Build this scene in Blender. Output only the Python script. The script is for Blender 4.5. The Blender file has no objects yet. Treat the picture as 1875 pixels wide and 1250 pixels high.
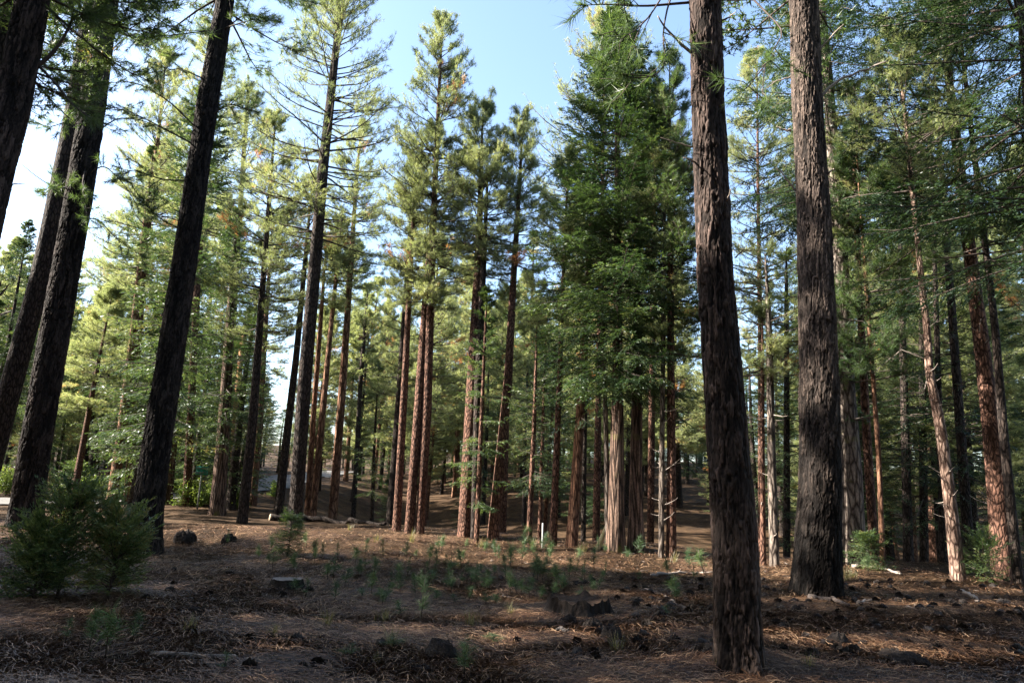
import bpy, math, random
import numpy as np
from mathutils import Matrix, Vector

scene = bpy.context.scene
COL = scene.collection
RAD = math.radians

# ------------------------------------------------------------------ camera
FPX = 1250.0                       # focal length in photo pixels (1875 wide) = 24 mm
PITCH, ROLL, CAMH = RAD(12.34), RAD(2.37), 1.6
fwd = np.array([0, math.cos(PITCH), math.sin(PITCH)])
_r0 = np.array([1.0, 0, 0]); _u0 = np.array([0, -math.sin(PITCH), math.cos(PITCH)])
right = math.cos(ROLL) * _r0 + math.sin(ROLL) * _u0
up = -math.sin(ROLL) * _r0 + math.cos(ROLL) * _u0
CAM = np.array([0, 0, CAMH])
cam = bpy.data.cameras.new('camera')
cam.lens = 24.0; cam.sensor_width = 36.0; cam.clip_end = 3000; cam.clip_start = 0.05
camo = bpy.data.objects.new('camera', cam); COL.objects.link(camo)
camo.matrix_world = Matrix(((right[0], up[0], -fwd[0], CAM[0]), (right[1], up[1], -fwd[1], CAM[1]),
                            (right[2], up[2], -fwd[2], CAM[2]), (0, 0, 0, 1)))
scene.camera = camo

# ------------------------------------------------------------------ light
SUN_EL, SUN_AZ = RAD(35), RAD(-92)     # azimuth from +Y towards +X (negative: from the left, a little ahead)
sdir = Vector((math.sin(SUN_AZ) * math.cos(SUN_EL), math.cos(SUN_AZ) * math.cos(SUN_EL), math.sin(SUN_EL)))
sl = bpy.data.lights.new('sun', 'SUN'); sl.energy = 5.0; sl.angle = RAD(0.5); sl.color = (1.0, 0.93, 0.82)
so = bpy.data.objects.new('sun', sl); COL.objects.link(so)
so.rotation_euler = (-sdir).to_track_quat('-Z', 'Y').to_euler()
world = bpy.data.worlds.new('World'); scene.world = world; world.use_nodes = True
wn = world.node_tree.nodes; wl = world.node_tree.links
for n in list(wn): wn.remove(n)
wo = wn.new('ShaderNodeOutputWorld'); wb = wn.new('ShaderNodeBackground'); ws = wn.new('ShaderNodeTexSky')
ws.sky_type = 'NISHITA'; ws.sun_disc = False; ws.sun_elevation = SUN_EL; ws.sun_rotation = SUN_AZ
ws.air_density = 1.0; ws.dust_density = 1.6; ws.ozone_density = 1.5
wb.inputs[1].default_value = 0.085
wl.new(ws.outputs[0], wb.inputs[0]); wl.new(wb.outputs[0], wo.inputs[0])
scene.view_settings.view_transform = 'Standard'; scene.view_settings.look = 'None'
scene.view_settings.exposure = 2.6; scene.view_settings.gamma = 1.0
scene.render.engine = 'CYCLES'
scene.cycles.max_bounces = 6; scene.cycles.diffuse_bounces = 3; scene.cycles.transmission_bounces = 3
scene.cycles.transparent_max_bounces = 4

# ------------------------------------------------------------------ noise
_rt = np.random.default_rng(7)
TAB = _rt.random((256, 256))
def vnoise(x, y):
    x = np.asarray(x, float); y = np.asarray(y, float)
    xi = np.floor(x).astype(int); yi = np.floor(y).astype(int)
    fx = x - xi; fy = y - yi
    fx = fx * fx * (3 - 2 * fx); fy = fy * fy * (3 - 2 * fy)
    a = TAB[xi & 255, yi & 255]; b = TAB[(xi + 1) & 255, yi & 255]
    c = TAB[xi & 255, (yi + 1) & 255]; d = TAB[(xi + 1) & 255, (yi + 1) & 255]
    return (a * (1 - fx) + b * fx) * (1 - fy) + (c * (1 - fx) + d * fx) * fy - 0.5
def fbm(x, y, o=4):
    s = 0; a = 1.0
    for i in range(o):
        s = s + a * vnoise(x * 2 ** i + 17.3 * i, y * 2 ** i + 5.1 * i); a *= 0.5
    return s
def sstep(a, b, x):
    t = np.clip((np.asarray(x, float) - a) / (b - a), 0, 1); return t * t * (3 - 2 * t)

# ------------------------------------------------------------------ terrain
def crest(x):
    return np.interp(x, [-60, -30, -8, -2, 2.6, 6.5, 10.7, 40], [48, 44, 33.5, 26.5, 23, 20.5, 19.5, 21])
def terrain(x, y):
    x = np.asarray(x, float); y = np.asarray(y, float)
    s = y - crest(x)
    zl = 1.25 * sstep(28, 52, y) + np.maximum(y - 56, 0) * 0.055
    r = np.maximum(s - 11, 0)
    zr = -1.9 * sstep(0.5, 12, s) + 9.5 * (1 - np.exp(-(r / 48.0) ** 1.25)) + 0.03 * np.maximum(s - 60, 0)
    w = sstep(-16, -5, x + 0.10 * np.maximum(30 - y, 0))
    z = zl * (1 - w) + zr * w
    z = np.where(y < 12, 0 * z, z)
    d = np.hypot(x, y)
    amp = np.clip(d / 14, 0.25, 1) * 0.20
    z = z + amp * fbm(x * 0.22 + 3, y * 0.22 + 9, 2) + 0.05 * fbm(x * 1.3, y * 1.3, 2) + 0.010 * fbm(x * 4.1, y * 4.1, 1)
    for mx_, my_, mr_, mh_ in ((2.34, 7.15, 0.6, 0.13), (6.0, 13.7, 0.9, 0.16), (-7.8, 15.5, 0.8, 0.14), (-14.07, 20.85, 0.9, 0.15), (3.3, 20.8, 0.8, 0.12)):
        z = z + mh_ * np.exp(-((x - mx_) ** 2 + (y - my_) ** 2) / mr_ ** 2)      # bark and needles piled round the big trunks
    z = z + 0.32 * np.exp(-(((x + 6.0) / 3.0) ** 2 + ((y - 19.0) / 2.2) ** 2))
    z = z + 0.5 * fbm(x * .06, y * .06, 2) * sstep(30, 60, y)
    return z
def ray(px, py):
    d = fwd + right * (px - 937.5) / FPX + up * (625 - py) / FPX
    return d
def hit(px, py, tmax=160):
    d = ray(px, py); t = 2.0; pt = t
    while t < tmax:
        p = CAM + d * t
        if p[2] < terrain(p[0], p[1]): break
        pt = t; t += 0.12 + t * 0.01
    lo, hi = pt, t
    for _ in range(18):
        m = (lo + hi) / 2; p = CAM + d * m
        if p[2] < terrain(p[0], p[1]): hi = m
        else: lo = m
    p = CAM + d * hi
    return np.array([p[0], p[1], float(terrain(p[0], p[1]))])
def on_ground(px, dist, py=950):
    """ground point at horizontal distance dist in the direction of photo column px"""
    d = ray(px, py); h = np.array([d[0], d[1]]); h /= np.linalg.norm(h)
    p = h * dist
    return np.array([p[0], p[1], float(terrain(p[0], p[1]))])

# ------------------------------------------------------------------ mesh building
def mk_mesh(name, verts, polys, mats, midx=None, attrs=None, smooth=True):
    """polys: list of int arrays (n,k); midx: list of material slots, one per array"""
    me = bpy.data.meshes.new(name)
    verts = np.ascontiguousarray(verts, dtype=np.float32)
    me.vertices.add(len(verts)); me.vertices.foreach_set('co', verts.ravel())
    loops = np.concatenate([p.ravel() for p in polys]).astype(np.int32)
    tot = np.concatenate([np.full(len(p), p.shape[1], np.int32) for p in polys])
    st = np.concatenate([[0], np.cumsum(tot)[:-1]]).astype(np.int32)
    me.loops.add(len(loops)); me.loops.foreach_set('vertex_index', loops)
    me.polygons.add(len(tot)); me.polygons.foreach_set('loop_start', st)
    try: me.polygons.foreach_set('loop_total', tot)
    except Exception: pass
    for m in mats: me.materials.append(m)
    if midx is not None:
        mi = np.concatenate([np.full(len(p), k, np.int32) for p, k in zip(polys, midx)])
        me.polygons.foreach_set('material_index', mi)
    if smooth: me.polygons.foreach_set('use_smooth', np.ones(len(tot), bool))
    for an, av in (attrs or {}).items():
        a = me.attributes.new(an, 'FLOAT', 'POINT'); a.data.foreach_set('value', np.ascontiguousarray(av, dtype=np.float32))
    me.update(); me.validate()
    return me
class Acc:
    """collects pieces of one mesh"""
    def __init__(s): s.v = []; s.p = []; s.m = []; s.t = []; s.n = 0
    def add(s, v, polys, m=0, tint=0.5):
        v = np.asarray(v, float).reshape(-1, 3)
        for p in polys: s.p.append(np.asarray(p, int) + s.n); s.m.append(m)
        s.v.append(v); s.t.append(np.broadcast_to(np.asarray(tint, float), (len(v),)).copy()); s.n += len(v)
    def mesh(s, name, mats, smooth=True):
        return mk_mesh(name, np.concatenate(s.v), s.p, mats, s.m, {'tint': np.concatenate(s.t)}, smooth)
def tubes(P, R, sides=5, closed_tip=True):
    """P (N,k,3) R (N,k) -> verts, quads"""
    P = np.asarray(P, float); R = np.asarray(R, float)
    N, k, _ = P.shape
    T = np.gradient(P, axis=1); T /= np.linalg.norm(T, axis=2, keepdims=True) + 1e-9
    ref = np.where(np.abs(T[:, :1, 2:3]) > 0.8, np.array([1.0, 0, 0]), np.array([0, 0, 1.0]))
    A = np.cross(T, np.broadcast_to(ref, T.shape)); A /= np.linalg.norm(A, axis=2, keepdims=True) + 1e-9
    B = np.cross(T, A)
    an = np.arange(sides) * 2 * math.pi / sides
    V = P[:, :, None, :] + R[:, :, None, None] * (A[:, :, None, :] * np.cos(an)[None, None, :, None] + B[:, :, None, :] * np.sin(an)[None, None, :, None])
    i = np.arange(N)[:, None, None] * k * sides + np.arange(k - 1)[None, :, None] * sides
    j = np.arange(sides)[None, None, :]; j2 = (j + 1) % sides
    q = np.stack([i + j, i + j2, i + j2 + sides, i + j + sides], -1).reshape(-1, 4)
    polys = [q]
    e = np.arange(N)[:, None] * k * sides
    polys.append((e + (k - 1) * sides + np.arange(sides)[None, :]))
    polys.append((e + np.arange(sides)[None, ::-1]))
    return V.reshape(-1, 3), polys
def norm(v): return v / (np.linalg.norm(v, axis=-1, keepdims=True) + 1e-9)

def link(o, parent=None):
    COL.objects.link(o)
    if parent is not None: o.parent = parent
    return o
def tag(o, label=None, cat=None, group=None, kind=None):
    if label: o['label'] = label
    if cat: o['category'] = cat
    if group: o['group'] = group
    if kind: o['kind'] = kind
    return o
def meshobj(name, me, parent=None, loc=None):
    o = bpy.data.objects.new(name, me)
    if loc is not None: o.location = loc
    return link(o, parent)
def empty(name, loc, label, cat, group=None):
    o = bpy.data.objects.new(name, None); o.location = loc; o.empty_display_size = 0.2
    link(o); return tag(o, label, cat, group)

# ------------------------------------------------------------------ materials
def newmat(name):
    m = bpy.data.materials.new(name); m.use_nodes = True
    nt = m.node_tree
    for n in list(nt.nodes): nt.nodes.remove(n)
    out = nt.nodes.new('ShaderNodeOutputMaterial')
    return m, nt, nt.nodes, nt.links, out
def ramp(nd, stops):
    r = nd.new('ShaderNodeValToRGB'); el = r.color_ramp.elements
    while len(el) < len(stops): el.new(0.5)
    for e, (p, c) in zip(el, stops): e.position = p; e.color = (*c, 1)
    return r
def foliage_mat(name, stops, trans=0.4, rough=0.45, tcol=(1.7, 1.65, 0.8)):
    m, nt, nd, lk, out = newmat(name)
    at = nd.new('ShaderNodeAttribute'); at.attribute_name = 'tint'
    oi = nd.new('ShaderNodeObjectInfo')
    ad = nd.new('ShaderNodeMath'); ad.operation = 'MULTIPLY_ADD'; ad.inputs[1].default_value = 0.06; lk.new(oi.outputs['Random'], ad.inputs[0])
    lk.new(at.outputs['Fac'], ad.inputs[2])
    r = ramp(nd, stops); lk.new(ad.outputs[0], r.inputs[0])
    p = nd.new('ShaderNodeBsdfPrincipled'); p.inputs['Roughness'].default_value = rough
    p.inputs['Specular IOR Level'].default_value = 0.35
    lk.new(r.outputs[0], p.inputs['Base Color'])
    t = nd.new('ShaderNodeBsdfTranslucent')
    mu = nd.new('ShaderNodeMix'); mu.data_type = 'RGBA'; mu.blend_type = 'MULTIPLY'; mu.inputs[0].default_value = 1
    lk.new(r.outputs[0], mu.inputs[6]); mu.inputs[7].default_value = (*tcol, 1)
    lk.new(mu.outputs[2], t.inputs[0])
    mx = nd.new('ShaderNodeMixShader'); mx.inputs[0].default_value = trans
    lk.new(p.outputs[0], mx.inputs[1]); lk.new(t.outputs[0], mx.inputs[2]); lk.new(mx.outputs[0], out.inputs[0])
    return m
def bark_mat(name, plate, plate2, crack, zs=0.22, sc=9.0, bump=0.7, moss=None, attr=False, char=None):
    m, nt, nd, lk, out = newmat(name)
    tc = nd.new('ShaderNodeTexCoord'); mp = nd.new('ShaderNodeMapping'); mp.inputs['Scale'].default_value = (1, 1, zs)
    lk.new(tc.outputs['Object'], mp.inputs[0])
    nz = nd.new('ShaderNodeTexNoise'); nz.inputs['Scale'].default_value = 6; nz.inputs['Detail'].default_value = 4
    lk.new(mp.outputs[0], nz.inputs['Vector'])
    mixv = nd.new('ShaderNodeMix'); mixv.data_type = 'VECTOR'; mixv.inputs[0].default_value = 0.06
    lk.new(mp.outputs[0], mixv.inputs[4]); lk.new(nz.outputs['Color'], mixv.inputs[5])
    vo = nd.new('ShaderNodeTexVoronoi'); vo.feature = 'DISTANCE_TO_EDGE'; vo.inputs['Scale'].default_value = sc
    lk.new(mixv.outputs[1], vo.inputs['Vector'])
    mr = nd.new('ShaderNodeMapRange'); mr.inputs[1].default_value = 0.02; mr.inputs[2].default_value = 0.22
    lk.new(vo.outputs['Distance'], mr.inputs[0])
    fac = mr.outputs[0]
    if attr:
        at = nd.new('ShaderNodeAttribute'); at.attribute_name = 'tint'; fac = at.outputs['Fac']
    n2 = nd.new('ShaderNodeTexNoise'); n2.inputs['Scale'].default_value = 2.3; n2.inputs['Detail'].default_value = 6
    n2.inputs['Roughness'].default_value = 0.65
    lk.new(mp.outputs[0], n2.inputs['Vector'])
    n3 = nd.new('ShaderNodeTexNoise'); n3.inputs['Scale'].default_value = 38; n3.inputs['Detail'].default_value = 5
    mp3 = nd.new('ShaderNodeMapping'); mp3.inputs['Scale'].default_value = (1, 1, 0.35); lk.new(tc.outputs['Object'], mp3.inputs[0])
    lk.new(mp3.outputs[0], n3.inputs['Vector'])
    r = ramp(nd, [(0.38, plate), (0.62, plate2)]); lk.new(n2.outputs[0], r.inputs[0])
    m1 = nd.new('ShaderNodeMix'); m1.data_type = 'RGBA'; lk.new(fac, m1.inputs[0]); m1.inputs[6].default_value = (*crack, 1)
    lk.new(r.outputs[0], m1.inputs[7])
    m2 = nd.new('ShaderNodeMix'); m2.data_type = 'RGBA'; m2.blend_type = 'MULTIPLY'; m2.inputs[0].default_value = 1
    r3 = ramp(nd, [(0.3, (0.5, 0.5, 0.5)), (0.7, (1.25, 1.25, 1.25))]); lk.new(n3.outputs[0], r3.inputs[0])
    lk.new(m1.outputs[2], m2.inputs[6]); lk.new(r3.outputs[0], m2.inputs[7])
    col = m2.outputs[2]
    if moss:
        n4 = nd.new('ShaderNodeTexNoise'); n4.inputs['Scale'].default_value = 1.1; n4.inputs['Detail'].default_value = 5
        lk.new(tc.outputs['Object'], n4.inputs['Vector'])
        r4 = ramp(nd, [(0.6, (0, 0, 0)), (0.72, (1, 1, 1))]); lk.new(n4.outputs[0], r4.inputs[0])
        m4 = nd.new('ShaderNodeMix'); m4.data_type = 'RGBA'; lk.new(r4.outputs[0], m4.inputs[0])
        lk.new(col, m4.inputs[6]); m4.inputs[7].default_value = (*moss, 1); col = m4.outputs[2]
    if char:      # fire scar: soot on the lower stem, ragged upper edge
        sp_ = nd.new('ShaderNodeSeparateXYZ'); lk.new(tc.outputs['Object'], sp_.inputs[0])
        n5 = nd.new('ShaderNodeTexNoise'); n5.inputs['Scale'].default_value = 1.7; n5.inputs['Detail'].default_value = 5; lk.new(tc.outputs['Object'], n5.inputs['Vector'])
        ma = nd.new('ShaderNodeMath'); ma.operation = 'MULTIPLY_ADD'; ma.inputs[1].default_value = 3.0; lk.new(n5.outputs[0], ma.inputs[0]); lk.new(sp_.outputs[2], ma.inputs[2])
        mr5 = nd.new('ShaderNodeMapRange'); mr5.inputs[1].default_value = char[0] + 1.5; mr5.inputs[2].default_value = char[1] + 1.5
        mr5.inputs[3].default_value = 0.15; mr5.inputs[4].default_value = 1.0; lk.new(ma.outputs[0], mr5.inputs[0])
        m5 = nd.new('ShaderNodeMix'); m5.data_type = 'RGBA'; m5.blend_type = 'MULTIPLY'; m5.inputs[0].default_value = 1; lk.new(col, m5.inputs[6]); lk.new(mr5.outputs[0], m5.inputs[7]); col = m5.outputs[2]
    p = nd.new('ShaderNodeBsdfPrincipled'); p.inputs['Roughness'].default_value = 0.9; p.inputs['Specular IOR Level'].default_value = 0.15
    lk.new(col, p.inputs['Base Color'])
    sm = nd.new('ShaderNodeMath'); sm.operation = 'MULTIPLY_ADD'; sm.inputs[1].default_value = 0.35
    lk.new(n3.outputs[0], sm.inputs[0]); lk.new(fac, sm.inputs[2])
    b = nd.new('ShaderNodeBump'); b.inputs['Strength'].default_value = bump; b.inputs['Distance'].default_value = 0.03
    lk.new(sm.outputs[0], b.inputs['Height']); lk.new(b.outputs[0], p.inputs['Normal'])
    lk.new(p.outputs[0], out.inputs[0])
    return m
def plain_mat(name, c1, c2, scale=20.0, rough=0.8, bump=0.3, dist=0.01, metal=0.0, stretch=(1, 1, 1)):
    m, nt, nd, lk, out = newmat(name)
    tc = nd.new('ShaderNodeTexCoord'); mp = nd.new('ShaderNodeMapping'); mp.inputs['Scale'].default_value = stretch
    lk.new(tc.outputs['Object'], mp.inputs[0])
    nz = nd.new('ShaderNodeTexNoise'); nz.inputs['Scale'].default_value = scale; nz.inputs['Detail'].default_value = 6
    nz.inputs['Roughness'].default_value = 0.65
    lk.new(mp.outputs[0], nz.inputs['Vector'])
    r = ramp(nd, [(0.35, c1), (0.65, c2)]); lk.new(nz.outputs[0], r.inputs[0])
    p = nd.new('ShaderNodeBsdfPrincipled'); p.inputs['Roughness'].default_value = rough; p.inputs['Metallic'].default_value = metal
    p.inputs['Specular IOR Level'].default_value = 0.25
    lk.new(r.outputs[0], p.inputs['Base Color'])
    b = nd.new('ShaderNodeBump'); b.inputs['Strength'].default_value = bump; b.inputs['Distance'].default_value = dist
    lk.new(nz.outputs[0], b.inputs['Height']); lk.new(b.outputs[0], p.inputs['Normal'])
    lk.new(p.outputs[0], out.inputs[0])
    return m
def tint_mat(name, stops, rough=0.7):
    m, nt, nd, lk, out = newmat(name)
    at = nd.new('ShaderNodeAttribute'); at.attribute_name = 'tint'
    r = ramp(nd, stops); lk.new(at.outputs['Fac'], r.inputs[0])
    p = nd.new('ShaderNodeBsdfPrincipled'); p.inputs['Roughness'].default_value = rough; p.inputs['Specular IOR Level'].default_value = 0.3
    lk.new(r.outputs[0], p.inputs['Base Color']); lk.new(p.outputs[0], out.inputs[0])
    return m

M = {}
BROWN = (0.34, 0.15, 0.07)
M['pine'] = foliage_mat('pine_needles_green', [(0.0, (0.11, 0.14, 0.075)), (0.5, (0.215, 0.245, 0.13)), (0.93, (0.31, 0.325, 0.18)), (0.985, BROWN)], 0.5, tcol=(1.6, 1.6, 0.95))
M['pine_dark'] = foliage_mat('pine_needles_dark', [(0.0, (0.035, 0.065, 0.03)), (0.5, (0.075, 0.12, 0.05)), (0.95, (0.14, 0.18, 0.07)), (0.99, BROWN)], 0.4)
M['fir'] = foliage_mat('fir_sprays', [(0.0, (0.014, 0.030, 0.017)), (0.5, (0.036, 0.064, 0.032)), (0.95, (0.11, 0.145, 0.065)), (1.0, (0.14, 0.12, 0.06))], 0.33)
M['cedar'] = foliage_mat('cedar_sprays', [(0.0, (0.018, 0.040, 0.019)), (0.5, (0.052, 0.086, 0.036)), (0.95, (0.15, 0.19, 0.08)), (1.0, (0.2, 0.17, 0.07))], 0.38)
M['bush'] = foliage_mat('shrub_leaves', [(0.0, (0.06, 0.11, 0.03)), (1.0, (0.16, 0.21, 0.06))], 0.4)
M['seedling'] = foliage_mat('seedling_needles', [(0.0, (0.035, 0.07, 0.035)), (0.6, (0.07, 0.12, 0.05)), (1.0, (0.18, 0.22, 0.09))], 0.3, tcol=(1.2, 1.3, 0.8))
M['grass'] = foliage_mat('dry_grass', [(0.0, (0.07, 0.08, 0.035)), (0.5, (0.15, 0.14, 0.07)), (1.0, (0.25, 0.21, 0.12))], 0.3)
M['bark_dark'] = bark_mat('bark_dark', (0.052, 0.037, 0.031), (0.125, 0.086, 0.072), (0.006, 0.005, 0.0045), attr=True, bump=0.5)
M['bark_near_grey'] = bark_mat('bark_near_grey', (0.034, 0.027, 0.024), (0.07, 0.052, 0.044), (0.006, 0.005, 0.005), attr=True, bump=0.5)
M['bark_scorched'] = bark_mat('bark_scorched', (0.09, 0.068, 0.058), (0.17, 0.125, 0.10), (0.010, 0.008, 0.007), attr=True, bump=0.5, char=(1.0, 4.6))
M['bark_grey'] = bark_mat('bark_grey', (0.04, 0.031, 0.027), (0.08, 0.058, 0.047), (0.012, 0.009, 0.008), zs=0.3, sc=14)
M['bark_red'] = bark_mat('bark_red', (0.135, 0.068, 0.047), (0.22, 0.12, 0.085), (0.035, 0.018, 0.013), zs=0.33, sc=15)
M['bark_orange'] = bark_mat('bark_orange', (0.20, 0.10, 0.06), (0.28, 0.155, 0.10), (0.06, 0.03, 0.018))
M['bark_cedar'] = bark_mat('bark_cedar', (0.11, 0.067, 0.05), (0.21, 0.14, 0.105), (0.018, 0.012, 0.009), zs=0.06, sc=13, moss=(0.12, 0.12, 0.03))
M['bark_moss'] = bark_mat('bark_moss', (0.15, 0.12, 0.1), (0.22, 0.18, 0.15), (0.03, 0.022, 0.018), moss=(0.14, 0.13, 0.03))
M['bark_pale'] = bark_mat('bark_pale', (0.26, 0.17, 0.13), (0.38, 0.27, 0.21), (0.07, 0.04, 0.03), zs=0.3, sc=12)
M['limb'] = plain_mat('limb_bark', (0.035, 0.026, 0.022), (0.085, 0.064, 0.054), 14)
M['deadwood'] = plain_mat('dead_wood', (0.17, 0.135, 0.115), (0.33, 0.28, 0.24), 30, stretch=(1, 1, 1))

# ------------------------------------------------------------------ foliage builders
def tufts(rng, acc, pos, dirs, size, n=22, width=0.016, tint=None, mat=1, spread=1.15):
    """needle bursts: every needle a thin triangle"""
    N = len(pos)
    if tint is None: tint = np.clip(rng.normal(0.45, 0.22, N), 0, 0.93)
    d = norm(rng.normal(size=(N, n, 3)) * spread * 0.62 + dirs[:, None, :])
    l = size[:, None] * rng.uniform(0.65, 1.15, (N, n))
    root = pos[:, None, :] - dirs[:, None, :] * (size[:, None, None] * rng.uniform(0, 0.75, (N, n, 1)))
    side = norm(np.cross(d, rng.normal(size=(N, n, 3)))) * width * 0.5
    tip = root + d * l[:, :, None]
    tip[:, :, 2] -= 0.06 * l
    V = np.stack([root - side, root + side, tip], 2).reshape(-1, 3)
    F = np.arange(len(V)).reshape(-1, 3)
    acc.add(V, [F], mat, np.repeat(np.clip(tint[:, None] + rng.normal(0, 0.05, (N, n)), 0, 1), 3))
def leaves(rng, acc, pos, dirs, lat, size, tint, mat=1, aspect=0.27, flat=0.6):
    """pairs of flat spray pieces as thin diamonds"""
    N = len(pos)
    nrm = norm(np.cross(dirs, lat) + rng.normal(size=(N, 3)) * flat)
    side = norm(np.cross(dirs, nrm))
    L = size[:, None]
    mid = pos + dirs * L * 0.45
    V = np.stack([pos, mid + side * L * aspect * 0.5, pos + dirs * L, mid - side * L * aspect * 0.5], 1).reshape(-1, 3)
    acc.add(V, [np.arange(len(V)).reshape(-1, 4)], mat, np.repeat(tint, 4))
def branch_curves(rng, base, az, elev, L, sag, lift, k=7, wig=0.05):
    s = np.linspace(0, 1, k)[None, :]
    az = az[:, None] + np.cumsum(rng.normal(0, wig, (len(az), k)), 1)
    st = L[:, None] / (k - 1)
    dx = np.sin(az) * st; dy = np.cos(az) * st
    X = np.cumsum(dx, 1) - dx[:, :1]; Y = np.cumsum(dy, 1) - dy[:, :1]
    Z = L[:, None] * (np.tan(elev)[:, None] * s - sag[:, None] * s ** 2 + lift[:, None] * s ** 3.2)
    Z += np.cumsum(rng.normal(0, wig * 0.5, X.shape), 1) * st
    P = base[:, None, :] + np.stack([X, Y, Z], -1)
    return P
def sample_curve(P, s):
    """P (N,k,3), s (N,m) -> (N,m,3) positions and tangents"""
    N, k, _ = P.shape
    f = s * (k - 1); i = np.clip(np.floor(f).astype(int), 0, k - 2); t = (f - i)[..., None]
    n = np.arange(N)[:, None]
    a = P[n, i]; b = P[n, i + 1]
    return a * (1 - t) + b * t, norm(b - a)

def crown_pine(rng, acc, center, z0, z1, R, dens=1.0, size=0.17, n=22, width=0.0095, peak=0.3, whorl=0.43, per=4.6,
               brown=0.01, tone=0.0, twigs=13, lean_low=0.15, ragged=0.35, topdens=1.0, tufts_per=3, azbias=None):
    Lc = z1 - z0
    nb = max(8, int(Lc / whorl * per * dens))
    f = rng.random(nb) ** 0.92                     # 0 bottom .. 1 top
    z = z0 + f * Lc * 0.985
    az = rng.uniform(0, 2 * math.pi, nb)
    if azbias is not None: az = azbias + rng.normal(0, 0.9, nb)
    prof = np.where(f < peak, 0.72 + 0.28 * f / peak, np.clip((1 - f) / (1 - peak), 0, 1) ** 0.72)
    L = R * prof * (1 - ragged * rng.random(nb) ** 1.3) + 0.14
    elev = np.radians(np.interp(f, [0, .3, .7, 1], [-6, 8, 26, 55]) + rng.normal(0, 8, nb))
    sag = np.interp(f, [0, 0.4, 1], [0.25, 0.12, 0.0]) + rng.normal(0, 0.05, nb)
    lift = np.interp(f, [0, 1], [0.26, 0.12]) + rng.normal(0, 0.05, nb)
    base = center(z)
    P = branch_curves(rng, base, az, elev, L, sag, lift)
    r0 = 0.010 + 0.0125 * L
    rr = r0[:, None] * np.linspace(1, 0.22, P.shape[1])[None, :]
    V, Q = tubes(P, rr, 4); acc.add(V, Q, 0)
    m = twigs
    s = rng.uniform(0.22, 1.0, (nb, m)) ** 0.8
    s[:, 0] = 1.0
    tp, tt = sample_curve(P, np.clip(s, 0, 0.999))
    side = np.where(rng.random((nb, m)) < 0.5, -1, 1) * rng.uniform(0.4, 1.15, (nb, m))
    side[:, 0] = 0
    ca, sa = np.cos(side), np.sin(side)
    td = np.stack([tt[..., 0] * ca - tt[..., 1] * sa, tt[..., 0] * sa + tt[..., 1] * ca, tt[..., 2] + rng.uniform(-0.15, 0.45, (nb, m))], -1)
    td = norm(td)
    tl = (L[:, None] * rng.uniform(0.14, 0.46, (nb, m)) * (1.15 - 0.6 * s) + 0.08)
    tl[:, 0] = 0.1
    tp = tp.reshape(-1, 3); td = td.reshape(-1, 3); tl = tl.reshape(-1); ff = np.repeat(f, m)
    end = tp + td * tl[:, None]; end[:, 2] += tl * 0.18
    mid = tp + td * tl[:, None] * 0.5
    V, Q = tubes(np.stack([tp, mid, end], 1), np.stack([np.full(len(tl), 0.010), np.full(len(tl), 0.007), np.full(len(tl), 0.005)], 1) * (0.6 + size * 2), 3)
    acc.add(V, Q, 0)
    pos = []; dr = []; tn = []
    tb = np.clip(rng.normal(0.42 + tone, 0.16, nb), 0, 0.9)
    tb = np.where(rng.random(nb) < brown, 1.0, tb)
    tb = np.repeat(tb, m)
    for q in range(tufts_per):
        c = 1 - q / tufts_per * 0.9
        p = tp + (end - tp) * c
        p = p + rng.normal(0, 0.25 * size + 0.02, p.shape)
        d = norm(td + np.array([0, 0, 0.3]) + rng.normal(0, 0.45, td.shape))
        pos.append(p); dr.append(d); tn.append(tb)
    pos = np.concatenate(pos); dr = np.concatenate(dr); tn = np.concatenate(tn)
    sz = size * rng.uniform(0.7, 1.2, len(pos))
    tn = np.where(tn > 0.95, 1.0, np.clip(tn + rng.normal(0, 0.1, len(tn)), 0, 0.9))
    tufts(rng, acc, pos, dr, sz, n, width, tn)

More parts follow.
